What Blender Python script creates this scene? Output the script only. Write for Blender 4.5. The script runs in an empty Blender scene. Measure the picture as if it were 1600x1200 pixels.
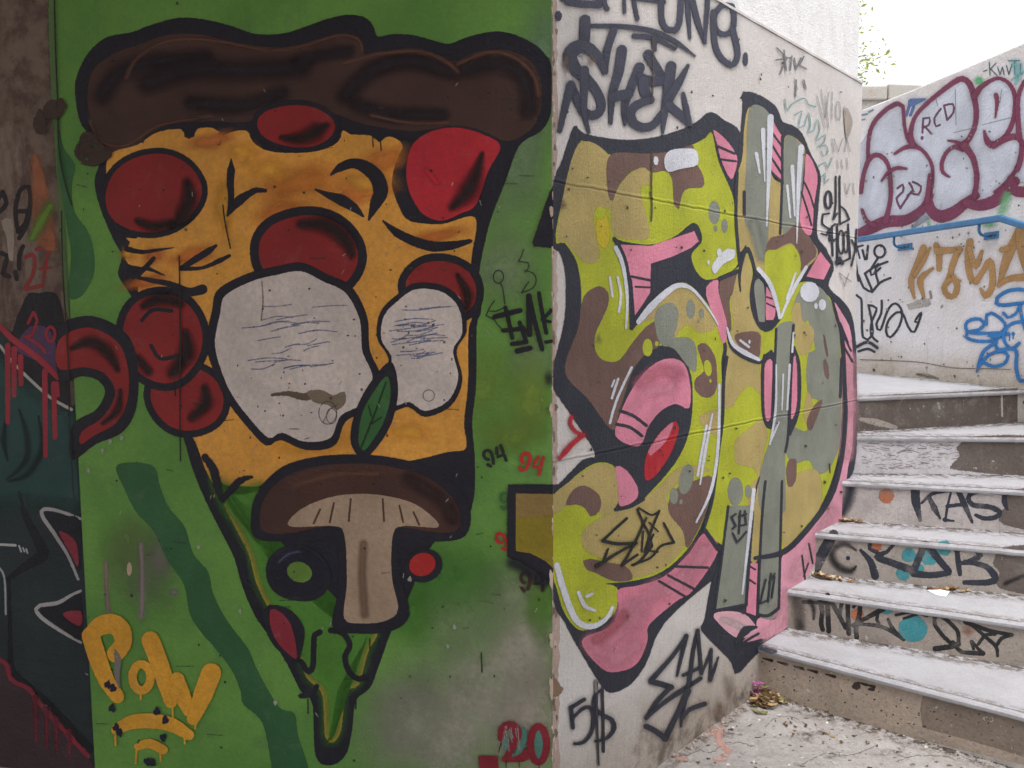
import bpy, bmesh, math, random
from mathutils import Vector, Matrix, noise as mnoise
random.seed(7)
SC = bpy.context.scene
COL = SC.collection

# ------------------------------------------------------------------ camera
FPX, EYE = 1180.0, 1.55
PITCH, ROLL = math.atan(100 / FPX), 0.005
_r = Vector((1, 0, 0)); FW = Vector((0, math.cos(PITCH), -math.sin(PITCH))); _u = _r.cross(FW)
CX = _r * math.cos(ROLL) - _u * math.sin(ROLL)
CY = _r * math.sin(ROLL) + _u * math.cos(ROLL)
CAM = Vector((0, 0, EYE))
cam = bpy.data.cameras.new('camera'); cam_ob = bpy.data.objects.new('camera', cam); COL.objects.link(cam_ob)
cam.sensor_width = 36; cam.lens = FPX / 1600 * 36; cam.clip_start = 0.05; cam.clip_end = 2000
m = Matrix((CX, CY, -FW)).transposed().to_4x4(); m.translation = CAM
cam_ob.matrix_world = m
SC.camera = cam_ob

# ------------------------------------------------------------------ light
SUN_EL, SUN_AZ = 70, 182          # degrees; azimuth clockwise from +Y
w = bpy.data.worlds.new('World'); SC.world = w; w.use_nodes = True
nt = w.node_tree; bg = nt.nodes['Background']
sky = nt.nodes.new('ShaderNodeTexSky'); sky.sky_type = 'NISHITA'; sky.sun_disc = False
sky.sun_elevation = math.radians(SUN_EL); sky.sun_rotation = math.radians(SUN_AZ)
sky.air_density = 1.0; sky.dust_density = 4.0; sky.ozone_density = 1.0
hsv = nt.nodes.new('ShaderNodeHueSaturation'); hsv.inputs['Saturation'].default_value = 0.10
nt.links.new(sky.outputs[0], hsv.inputs['Color']); nt.links.new(hsv.outputs[0], bg.inputs[0])
bg.inputs[1].default_value = 0.15
sd = bpy.data.lights.new('sun', 'SUN'); sun = bpy.data.objects.new('sun', sd); COL.objects.link(sun)
sd.energy = 0.8; sd.angle = math.radians(35); sd.color = (1.0, 0.965, 0.92)
_e, _a = math.radians(SUN_EL), math.radians(SUN_AZ)
sdir = Vector((math.sin(_a) * math.cos(_e), math.cos(_a) * math.cos(_e), math.sin(_e)))
sun.rotation_euler = sdir.to_track_quat('Z', 'Y').to_euler(); sun.location = sdir * 30
SC.view_settings.view_transform = 'Standard'; SC.view_settings.look = 'None'
SC.view_settings.gamma = 1.0; SC.view_settings.exposure = 1.25
SC.cycles.transparent_max_bounces = 48
SC.cycles.max_bounces = 6

# ------------------------------------------------------------------ helpers
def ray(x, y):
    return FW + CX * ((x - 800) / FPX) + CY * ((600 - y) / FPX)
def on_z(x, y, z):
    d = ray(x, y); return CAM + d * ((z - EYE) / d.z)
def on_plane(x, y, P, n):
    d = ray(x, y); return CAM + d * ((P - CAM).dot(n) / d.dot(n))

def to_px(P):
    v = P - CAM; z = v.dot(FW); return (800 + FPX * v.dot(CX) / z, 600 - FPX * v.dot(CY) / z)

def lin(c):
    return tuple(((v / 255) / 12.92 if v / 255 <= 0.04045 else ((v / 255 + 0.055) / 1.055) ** 2.4) for v in c)

def tag(o, label=None, cat=None, group=None, kind=None):
    if label: o['label'] = label
    if cat: o['category'] = cat
    if group: o['group'] = group
    if kind: o['kind'] = kind
    return o
def empty(name, loc=(0, 0, 0)):
    o = bpy.data.objects.new(name, None); COL.objects.link(o); o.location = loc; return o
def wloc(o):
    v = Vector((0, 0, 0))
    while o is not None:
        v += o.location; o = o.parent
    return v
def mesh_obj(name, verts, faces, mats, parent=None, origin=None, fmat=None, smooth=False):
    """verts in world space; the object's origin is its parent's (or 'origin')"""
    base = wloc(parent) if parent is not None else Vector(origin or (0, 0, 0))
    me = bpy.data.meshes.new(name)
    me.from_pydata([tuple(Vector(v) - base) for v in verts], [], faces)
    for mt in (mats if isinstance(mats, (list, tuple)) else [mats]): me.materials.append(mt)
    if fmat: me.polygons.foreach_set('material_index', fmat)
    if smooth: me.polygons.foreach_set('use_smooth', [True] * len(me.polygons))
    o = bpy.data.objects.new(name, me); COL.objects.link(o)
    if parent is not None: o.parent = parent
    else: o.location = base
    return o
def prism(poly, z0, z1):
    n = len(poly)
    v = [(p[0], p[1], z0) for p in poly] + [(p[0], p[1], z1) for p in poly]
    f = [tuple(range(n - 1, -1, -1)), tuple(range(n, 2 * n))] + [(i, (i + 1) % n, n + (i + 1) % n, n + i) for i in range(n)]
    return v, f
def ccw(poly):
    a = sum(poly[i][0] * poly[(i + 1) % len(poly)][1] - poly[(i + 1) % len(poly)][0] * poly[i][1] for i in range(len(poly)))
    return poly if a > 0 else poly[::-1]
def bevel(o, wd, seg=2, ang=30):
    md = o.modifiers.new('bevel', 'BEVEL'); md.width = wd; md.segments = seg; md.limit_method = 'ANGLE'; md.angle_limit = math.radians(ang)
    return o

# ------------------------------------------------------------------ materials
class NB:
    """tiny node builder"""
    def __init__(s, name):
        s.m = bpy.data.materials.new(name); s.m.use_nodes = True
        s.t = s.m.node_tree; s.bsdf = s.t.nodes['Principled BSDF']; s.out = s.t.nodes['Material Output']
        s.pos = s.n('ShaderNodeNewGeometry').outputs['Position']
    def n(s, k, **kw):
        nd = s.t.nodes.new(k)
        for a, b in kw.items(): setattr(nd, a, b)
        return nd
    def set(s, sock, v):
        if isinstance(v, bpy.types.NodeSocket): s.t.links.new(v, sock)
        else: sock.default_value = v
    def math(s, op, a, b=0.0, c=0.0, clamp=False):
        nd = s.n('ShaderNodeMath', operation=op); nd.use_clamp = clamp
        s.set(nd.inputs[0], a); s.set(nd.inputs[1], b); s.set(nd.inputs[2], c); return nd.outputs[0]
    def scaled(s, vec):
        nd = s.n('ShaderNodeVectorMath', operation='MULTIPLY'); s.set(nd.inputs[0], s.pos); nd.inputs[1].default_value = vec; return nd.outputs[0]
    def noise(s, scale, detail=4, rough=0.6, stretch=None, dist=0.0):
        nd = s.n('ShaderNodeTexNoise'); nd.inputs['Scale'].default_value = scale; nd.inputs['Detail'].default_value = detail
        nd.inputs['Roughness'].default_value = rough; nd.inputs['Distortion'].default_value = dist
        s.set(nd.inputs['Vector'], s.scaled(stretch) if stretch else s.pos); return nd.outputs['Fac']
    def voro(s, scale, feature='F1', stretch=None):
        nd = s.n('ShaderNodeTexVoronoi', feature=feature); nd.inputs['Scale'].default_value = scale
        s.set(nd.inputs['Vector'], s.scaled(stretch) if stretch else s.pos); return nd
    def ss(s, x, a, b, lo=0.0, hi=1.0):
        nd = s.n('ShaderNodeMapRange', interpolation_type='SMOOTHSTEP'); s.set(nd.inputs[0], x)
        for i, v in enumerate((a, b, lo, hi)): s.set(nd.inputs[i + 1], v)
        return nd.outputs[0]
    def mix(s, f, a, b, blend='MIX'):
        nd = s.n('ShaderNodeMix', data_type='RGBA', blend_type=blend); s.set(nd.inputs[0], f)
        for i, v in ((6, a), (7, b)):
            if not isinstance(v, bpy.types.NodeSocket): v = (*v[:3], 1)
            s.set(nd.inputs[i], v)
        return nd.outputs[2]
    def scale_col(s, c, f):
        nd = s.n('ShaderNodeVectorMath', operation='SCALE'); s.set(nd.inputs[0], c if isinstance(c, bpy.types.NodeSocket) else tuple(c[:3])); s.set(nd.inputs['Scale'], f); return nd.outputs[0]
    def z(s):
        nd = s.n('ShaderNodeSeparateXYZ'); s.set(nd.inputs[0], s.pos); return nd.outputs['Z']
    def bump(s, h, strength=0.3, dist=0.01):
        nd = s.n('ShaderNodeBump'); nd.inputs['Strength'].default_value = strength; nd.inputs['Distance'].default_value = dist
        s.set(nd.inputs['Height'], h); s.t.links.new(nd.outputs[0], s.bsdf.inputs['Normal']); return nd
    def done(s, col, rough=0.8, alpha=None, spec=0.3, metal=0.0):
        if not isinstance(col, bpy.types.NodeSocket): col = (*col[:3], 1)
        s.set(s.bsdf.inputs['Base Color'], col); s.set(s.bsdf.inputs['Roughness'], rough)
        s.bsdf.inputs['Specular IOR Level'].default_value = spec; s.bsdf.inputs['Metallic'].default_value = metal
        if alpha is not None: s.set(s.bsdf.inputs['Alpha'], alpha)
        return s.m

Z_JOINT = (1.143, 1.928)
def relief(b, kind):
    """height of the plaster under the paint, so that every coat follows the same relief"""
    if kind == 'R':
        h = b.math('MULTIPLY', b.noise(150, 5, 0.65), 0.55)
        h = b.math('ADD', h, b.math('MULTIPLY', b.noise(30, 4, 0.6, (1, 1, 0.12)), 0.55))
        h = b.math('ADD', h, b.math('MULTIPLY', b.noise(9, 3), 0.6))
        zz = b.math('ADD', b.z(), b.math('MULTIPLY', b.math('SUBTRACT', b.noise(7, 3), 0.5), 0.014))
        for z in Z_JOINT:
            d = b.math('ABSOLUTE', b.math('SUBTRACT', zz, z))
            h = b.math('SUBTRACT', h, b.ss(d, 0.001, 0.004, 0.35, 0.0))
            d2 = b.math('ABSOLUTE', b.math('SUBTRACT', zz, z + 0.008))
            h = b.math('ADD', h, b.ss(d2, 0.001, 0.006, 0.25, 0.0))
        return h, 0.9, 0.011
    if kind == 'L':
        h = b.math('MULTIPLY', b.noise(110, 5, 0.65), 0.35)
        h = b.math('ADD', h, b.math('MULTIPLY', b.noise(14, 4, 0.55), 0.55))
        h = b.math('ADD', h, b.math('MULTIPLY', b.noise(45, 3, 0.5, (0.2, 1, 1.0)), 0.25))
        return h, 0.6, 0.010
    if kind == 'W':
        h = b.math('ADD', b.math('MULTIPLY', b.noise(60, 5, 0.7), 0.8), b.math('MULTIPLY', b.noise(10, 3), 0.5))
        return h, 0.9, 0.014
    h = b.math('ADD', b.math('MULTIPLY', b.noise(90, 6, 0.7), 0.8), b.math('MULTIPLY', b.noise(14, 4), 0.6))
    return h, 0.6, 0.008

def pits(b, scale=22, size=0.11, share=0.2):
    """small dark holes in the concrete"""
    v = b.voro(scale)
    sep = b.n('ShaderNodeSeparateColor'); b.t.links.new(v.outputs['Color'], sep.inputs[0])
    on = b.math('LESS_THAN', sep.outputs[0], share)
    r = b.math('MULTIPLY', sep.outputs[1], size)
    d = b.math('ADD', v.outputs['Distance'], b.math('MULTIPLY', b.math('SUBTRACT', b.noise(scale * 5, 2), 0.5), 0.08))
    return b.math('MULTIPLY', b.math('LESS_THAN', d, r), on)

# how strongly each surface is lit in the photograph: divides a colour read there into a base colour
LIT = {'L': 0.72, 'R': 1.28, 'W': 1.05, 'S': 1.3, 'D': 0.68, 'G': 1.15}
REL = {'L': 'L', 'R': 'R', 'W': 'W', 'S': 'S', 'D': 'L', 'G': 'S'}
def albedo(c, surf, top=0.82):
    return tuple(max(0.012, min(top, v / LIT[surf])) for v in lin(c))
_paint = {}
def paint(surf, col, mode='crisp', chip=None):
    key = (surf, col, mode, chip)
    if key in _paint: return _paint[key]
    b = NB('spray_paint'); base = albedo(col, surf)
    lum = max(base)
    big = b.noise(5, 5, 0.6); fine = b.noise(120 if surf in ('R', 'W', 'S') else 70, 5, 0.75)
    f = b.math('MULTIPLY', b.ss(big, 0.3, 0.7, 0.84, 1.10), b.ss(fine, 0.3, 0.7, 0.86, 1.10))
    c = b.scale_col(base, f)
    # worn film: the undercoat greys through where the film is thin
    grey = tuple(0.6 * x + 0.4 * 0.30 for x in base)
    c = b.mix(b.ss(b.noise(17, 6, 0.7), 0.52, 0.78, 0.0, 0.30 if lum > 0.08 else 0.07), c, grey)
    if surf in ('L', 'D'):
        c = b.mix(b.math('MULTIPLY', pits(b, 20, 0.13, 0.16), 0.8), c, (0.03, 0.028, 0.025))
        st = b.ss(b.noise(24, 4, 0.6, (1, 1, 0.05)), 0.62, 0.8, 0, 0.18)
        c = b.mix(st, c, (0.10, 0.095, 0.085))
    elif surf == 'S':
        c = b.mix(b.ss(b.noise(48, 8, 0.8), 0.48, 0.68, 0, 0.6), c, tuple(0.45 * x for x in base))
        c = b.mix(b.ss(b.noise(60, 6, 0.75, (0.25, 0.25, 1)), 0.55, 0.75, 0, 0.35), c, tuple(min(0.7, 1.6 * x) for x in base))
        c = b.mix(b.ss(b.noise(8, 6, 0.7), 0.5, 0.72, 0, 0.5), c, (0.24, 0.215, 0.20))
    elif surf == 'R':
        c = b.mix(b.math('MULTIPLY', pits(b, 26, 0.12, 0.1), 0.7), c, (0.06, 0.055, 0.05))
    # vertices carry 1 in the stroke and 0 at the outer rim of its spray
    at = b.n('ShaderNodeAttribute', attribute_name='cov').outputs['Fac']
    if mode == 'crisp':
        wob = b.math('MULTIPLY', b.math('SUBTRACT', b.noise(110, 4, 0.6), 0.5), 0.9)
        al = b.ss(b.math('ADD', at, wob), 0.3, 0.68)
    elif mode == 'soft':
        sp = b.math('MULTIPLY', b.math('SUBTRACT', b.noise(420, 2, 0.6), 0.5), 0.55)
        edge = b.math('MULTIPLY', at, b.math('SUBTRACT', 1.0, at))
        al = b.math('ADD', b.math('MULTIPLY', b.ss(at, 0.02, 1.15), 0.92), b.math('MULTIPLY', sp, b.math('MULTIPLY', edge, 4.0)), clamp=True)
    elif mode == 'haze':       # a thin pass of the can: never fully covers
        sp = b.ss(b.noise(9, 5, 0.65), 0.25, 0.75, 0.45, 1.0)
        al = b.math('MULTIPLY', b.ss(at, 0.0, 1.0), b.math('MULTIPLY', sp, 0.8), clamp=True)
    elif mode == 'mist':       # overspray round a line
        al = b.math('MULTIPLY', b.math('MULTIPLY', b.ss(at, 0.0, 1.3), 0.42), b.ss(b.noise(520, 2, 0.6), 0.3, 0.6, 0.25, 1.0), clamp=True)
    elif mode == 'dirt':       # uneven grime caught along an edge
        al = b.math('MULTIPLY', b.ss(at, 0.0, 1.0), b.ss(b.noise(26, 7, 0.75), 0.40, 0.68), clamp=True)
    else:                      # thin pencil or chalk line
        al = b.math('MULTIPLY', at, b.ss(b.noise(160, 3, 0.6), 0.3, 0.62, 0.25, 1.0), clamp=True)
    if chip is None: chip = {'L': 0.71, 'R': 0.75, 'W': 0.71, 'S': 0.66, 'D': 0.70, 'G': 0.55}[surf]
    al = b.math('MULTIPLY', al, b.ss(b.noise(38, 7, 0.72), chip, chip + 0.03, 1.0, 0.0))
    h, st, di = relief(b, REL[surf]); b.bump(h, st, di)
    _paint[key] = b.done(c, b.ss(fine, 0.3, 0.7, 0.5, 0.75), al, 0.35)
    return _paint[key]

# ------------------------------------------------------------------ tracing paint on to a wall
class Surf:
    def __init__(s, P, n, mat):
        s.P, s.n, s.mat, s.k = Vector(P), Vector(n).normalized(), mat, 0
        s.shift = 0.0003
    def at(s, x, y, off):
        return on_plane(x, y, s.P + s.n * off, s.n)
def pts(txt, crop=(0, 0, 1)):
    out = []
    for p in txt.split():
        a = p.split(','); out.append((crop[0] + float(a[0]) * crop[2], crop[1] + float(a[1]) * crop[2]))
    return out
def catmull(P, closed, step=5.0):
    n = len(P)
    if n < 3 and not closed:
        return list(P) if n < 2 else [(P[0][0] + (P[1][0] - P[0][0]) * t / 6, P[0][1] + (P[1][1] - P[0][1]) * t / 6) for t in range(7)]
    out = []
    for i in range(n if closed else n - 1):
        if closed: a, b, c, d = P[(i - 1) % n], P[i], P[(i + 1) % n], P[(i + 2) % n]
        else: a, b, c, d = P[max(i - 1, 0)], P[i], P[i + 1], P[min(i + 2, n - 1)]
        L = math.hypot(c[0] - b[0], c[1] - b[1]); k = max(1, min(14, int(L / step)))
        for j in range(k):
            t = j / k
            out.append(tuple(0.5 * (2 * b[q] + (c[q] - a[q]) * t + (2 * a[q] - 5 * b[q] + 4 * c[q] - d[q]) * t * t + (3 * b[q] - a[q] - 3 * c[q] + d[q]) * t ** 3) for q in (0, 1)))
    if not closed: out.append(P[-1])
    return out
def area(P):
    return 0.5 * sum(P[i][0] * P[(i + 1) % len(P)][1] - P[(i + 1) % len(P)][0] * P[i][1] for i in range(len(P)))

class Art:
    """one object of paint: collects fills and strokes, traced in picture pixels and laid on a Surf"""
    def __init__(s, name, surf, parent, label=None):
        s.name, s.surf, s.parent, s.label, s.kind = name, surf, parent, label, None
        s.v, s.f, s.fm, s.cov, s.mats, s.prims = [], [], [], [], [], []
        s.apart = {'spray_tag': 'letter', 'yellow_lettering': 'letter', 'red_number': 'digit', 'stencil_number': 'digit'}.get(name, name)
        if name in ('scratch', 'plaster_crack', 'spray_haze', 'worn_edge', 'crazed_paint', 'pit', 'plaster_patch', 'tread_wear', 'pencil_tag'): s.kind = 'stuff'
    def _m(s, col, mode, chip):
        mt = paint(s.surf.mat, col, mode, chip)
        if mt not in s.mats: s.mats.append(mt)
        return s.mats.index(mt)
    def _add(s, P, cov, faces, mi, ramp=None):
        # paint stops at the arris
        if s.surf.mat == 'L': P = [(min(p[0], 864.3), p[1]) for p in P]
        elif s.surf.mat == 'R': P = [(max(p[0], 863.5), p[1]) for p in P]
        s.surf.k += 1; off = s.surf.shift + s.surf.k * 0.000012; b = len(s.v)
        for i, p in enumerate(P):
            s.v.append(s.surf.at(p[0], p[1], off + (ramp[i] * 0.00001 if ramp else 0))); s.cov.append(cov[i])
        f0 = len(s.f)
        for f in faces: s.f.append(tuple(b + i for i in f)); s.fm.append(mi)
        s.prims.append(((b, len(s.v)), (f0, len(s.f)), P))
    def fill(s, txt, col, crop=(0, 0, 1), feather=2.5, smooth=True, mode='crisp', chip=None):
        P = pts(txt, crop) if isinstance(txt, str) else txt
        if smooth: P = catmull(P, True, 6)
        if area(P) < 0: P = P[::-1]
        n = len(P); h = feather / 2; inn, out = [], []
        for i in range(n):
            a, b, c = P[i - 1], P[i], P[(i + 1) % n]
            tx, ty = c[0] - a[0], c[1] - a[1]; L = math.hypot(tx, ty) or 1
            nx, ny = ty / L, -tx / L
            inn.append((b[0] - nx * h, b[1] - ny * h)); out.append((b[0] + nx * h, b[1] + ny * h))
        faces = [tuple(range(n))] + [(i, n + i, n + (i + 1) % n, (i + 1) % n) for i in range(n)]
        s._add(inn + out, [1.0] * n + [0.0] * n, faces, s._m(col, mode, chip)); return s
    def oval(s, cx, cy, rx, ry, col, rot=0, crop=(0, 0, 1), wob=0.0, **kw):
        c, q = math.cos(math.radians(rot)), math.sin(math.radians(rot)); P = []
        cx, cy, rx, ry = crop[0] + cx * crop[2], crop[1] + cy * crop[2], rx * crop[2], ry * crop[2]
        n = max(10, min(48, int(max(rx, ry) * 0.9)))
        for i in range(n):
            t = 2 * math.pi * i / n; k = 1 + wob * (math.sin(3 * t + cx) * 0.6 + math.sin(5 * t + cy) * 0.4)
            x, y = rx * k * math.cos(t), ry * k * math.sin(t); P.append((cx + x * c - y * q, cy + x * q + y * c))
        if kw.get('mode') in ('soft', 'haze', 'dirt'):
            V, cv = [], []
            for k, al in ((0.12, 1.0), (0.75, 0.5), (1.4, 0.0)):
                for x, y in P: V.append((cx + (x - cx) * k, cy + (y - cy) * k)); cv.append(al)
            F = [tuple(range(n))] + [(r * n + i, r * n + n + i, r * n + n + (i + 1) % n, r * n + (i + 1) % n) for r in (0, 1) for i in range(n)]
            s._add(V, cv, F, s._m(col, kw['mode'], kw.get('chip'))); return s
        return s.fill(P, col, smooth=False, **kw)
    def ring(s, cx, cy, rx, ry, w, col, crop=(0, 0, 1), rot=0, a0=0, a1=360, **kw):
        c, q = math.cos(math.radians(rot)), math.sin(math.radians(rot)); P = []
        for i in range(19):
            t = math.radians(a0 + (a1 - a0) * i / 18); x, y = rx * math.cos(t), ry * math.sin(t)
            P.append((crop[0] + (cx + x * c - y * q) * crop[2], crop[1] + (cy + x * q + y * c) * crop[2]))
        return s.line(P, w * crop[2], col, split=False, **kw)
    def line(s, txt, w, col, crop=(0, 0, 1), feather=2.5, mode='crisp', split=True, chip=None, sharp=62):
        P = pts(txt, crop) if isinstance(txt, str) else list(txt)
        if isinstance(txt, str): ws = [a * crop[2] for a in w] if isinstance(w, (list, tuple)) else [w * crop[2]] * len(P)
        else: ws = list(w) if isinstance(w, (list, tuple)) else [w] * len(P)
        if len(ws) != len(P):
            ws = [ws[0] + (ws[-1] - ws[0]) * i / max(1, len(P) - 1) for i in range(len(P))] if len(ws) == 2 else \
                 [ws[min(len(ws) - 1, round(i * (len(ws) - 1) / max(1, len(P) - 1)))] for i in range(len(P))]
        cut = [0]
        if split:
            for i in range(1, len(P) - 1):
                a = math.atan2(P[i][1] - P[i - 1][1], P[i][0] - P[i - 1][0]); b = math.atan2(P[i + 1][1] - P[i][1], P[i + 1][0] - P[i][0])
                d = abs((b - a + math.pi) % (2 * math.pi) - math.pi)
                if d > math.radians(sharp): cut.append(i)
        cut.append(len(P) - 1)
        for a, b in zip(cut, cut[1:]):
            if b > a and mode == 'crisp' and s.surf.mat in ('R', 'W') and s.name in ('spray_tag', 'bubble_lettering') and max(ws[a:b + 1]) > 4.5: s._stroke(P[a:b + 1], [q * 1.2 + 3.5 for q in ws[a:b + 1]], col, 2, 'mist', 0.9)
        for a, b in zip(cut, cut[1:]):
            if b > a: s._stroke(P[a:b + 1], ws[a:b + 1], col, feather, mode, chip)
        return s
    def _stroke(s, P, ws, col, feather, mode, chip):
        D = [0.0]
        for i in range(1, len(P)): D.append(D[-1] + math.hypot(P[i][0] - P[i - 1][0], P[i][1] - P[i - 1][1]))
        Q = catmull(P, False, 5); n = len(Q)
        if n < 2: return
        E = [0.0]
        for i in range(1, n): E.append(E[-1] + math.hypot(Q[i][0] - Q[i - 1][0], Q[i][1] - Q[i - 1][1]))
        V, cov, ramp, faces = [], [], [], []
        def width(e):
            t = e / (E[-1] or 1) * D[-1]
            for i in range(1, len(D)):
                if t <= D[i] or i == len(D) - 1:
                    k = (t - D[i - 1]) / ((D[i] - D[i - 1]) or 1); return ws[i - 1] + (ws[i] - ws[i - 1]) * max(0, min(1, k))
        rows = []
        for i in range(n):
            a, c = Q[max(0, i - 1)], Q[min(n - 1, i + 1)]
            tx, ty = c[0] - a[0], c[1] - a[1]; L = math.hypot(tx, ty) or 1; nx, ny = -ty / L, tx / L
            wd = width(E[i]); fe = min(feather, wd * 1.4) if mode in ('crisp', 'thin') else max(feather, wd * 1.5)
            o = wd / 2 + fe / 2 if mode in ('crisp', 'thin') else wd * 0.95; q = max(wd * 0.06, wd / 2 - fe / 2)
            rows.append((Q[i], (nx, ny), o, q, (tx / L, ty / L))); b = len(V)
            for k, cv in ((-o, 0), (-q, 1), (q, 1), (o, 0)):
                V.append((Q[i][0] + nx * k, Q[i][1] + ny * k)); cov.append(cv); ramp.append(i / n)
            if i: faces += [(b - 4 + j, b - 3 + j, b + 1 + j, b + j) for j in range(3)]
        for e, sg in ((0, -1), (n - 1, 1)):
            p, nn, o, q, t = rows[e]; b = len(V); K = 7
            for rr, cv in ((q, 1), (o, 0)):
                for j in range(K):
                    an = math.pi * j / (K - 1); cx, sx = math.cos(an), math.sin(an)
                    V.append((p[0] + rr * (nn[0] * cx + t[0] * sx * sg), p[1] + rr * (nn[1] * cx + t[1] * sx * sg))); cov.append(cv); ramp.append(e / n)
            faces.append(tuple(b + j for j in range(K)))
            faces += [(b + j, b + K + j, b + K + j + 1, b + j + 1) for j in range(K - 1)]
        s._add(V, cov, faces, s._m(col, mode, chip), ramp)
    def build(s):
        """one object, or - when the marks stand apart - an object per letter or mark"""
        if s.kind == 'stuff' or not s.apart or len(s.prims) < 2: return s._mesh(s.name, s.parent, s.label, range(len(s.prims)))
        par = list(range(len(s.prims)))
        def root(i):
            while par[i] != i: i = par[i]
            return i
        boxes = []
        for vs, fs, P in s.prims:
            boxes.append((min(p[0] for p in P), min(p[1] for p in P), max(p[0] for p in P), max(p[1] for p in P)))
        for i in range(len(s.prims)):
            for j in range(i):
                A, B = boxes[i], boxes[j]
                if root(i) == root(j) or A[0] > B[2] + 3 or B[0] > A[2] + 3 or A[1] > B[3] + 3 or B[1] > A[3] + 3: continue
                PA, PB = s.prims[i][2][::2], s.prims[j][2][::2]
                if any((p[0] - q[0]) ** 2 + (p[1] - q[1]) ** 2 < 30 for p in PA for q in PB): par[root(i)] = root(j)
        groups = {}
        for i in range(len(s.prims)): groups.setdefault(root(i), []).append(i)
        if len(groups) == 1: return s._mesh(s.name, s.parent, s.label, range(len(s.prims)))
        if s.label and s.parent.get('category'):
            e = empty(s.name, (0, 0, 0)); e.parent = s.parent; e['label'] = s.label
            p0 = s.v[0]; e.location = p0 - wloc(s.parent)
            for g in groups.values(): s._mesh(s.apart, e, None, g)
            return e
        for g in groups.values(): o = s._mesh(s.name, s.parent, s.label, g)
        return o
    def _mesh(s, name, parent, label, which):
        base = wloc(parent); V, F, M, CV = [], [], [], []
        for i in which:
            (v0, v1), (f0, f1), _ = s.prims[i]; k = len(V) - v0
            V += s.v[v0:v1]; CV += s.cov[v0:v1]
            for f, mi in zip(s.f[f0:f1], s.fm[f0:f1]):
                if len(f) > 4: a, b, c = s.v[f[0]], s.v[f[len(f) // 3]], s.v[f[2 * len(f) // 3]]
                else: a, b, c = s.v[f[0]], s.v[f[1]], s.v[f[2]]
                if (b - a).cross(c - a).dot(s.surf.n) < 0: f = tuple(reversed(f))
                F.append(tuple(q + k for q in f)); M.append(mi)
        me = bpy.data.meshes.new(name); me.from_pydata([tuple(v - base) for v in V], [], F)
        for mt in s.mats: me.materials.append(mt)
        me.polygons.foreach_set('material_index', M)
        at = me.attributes.new('cov', 'FLOAT', 'POINT'); at.data.foreach_set('value', CV)
        o = bpy.data.objects.new(name, me); COL.objects.link(o); o.parent = parent
        if label: o['label'] = label
        if s.kind: o['kind'] = s.kind
        return o
# ------------------------------------------------------------------ the place
UP = Vector((0, 0, 1))
_p0, _p1 = on_z(1035, 1192, 0), on_z(1160, 1100, 0)
DR = (_p1 - _p0).normalized()                       # along the face with the number
NR = Vector((DR.y, -DR.x, 0))
CORNER = on_plane(864, 1000, _p0, NR); CORNER.z = 0
_azL = math.radians(-78.5); DL = Vector((math.sin(_azL), math.cos(_azL), 0)); NL = Vector((DL.y, -DL.x, 0))
if NL.dot(CAM - CORNER) < 0: NL = -NL
REND = CORNER + DR * 2.19
LLEN = 1.565
LEND = CORNER + DL * LLEN
LEDGE = 2.652

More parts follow.
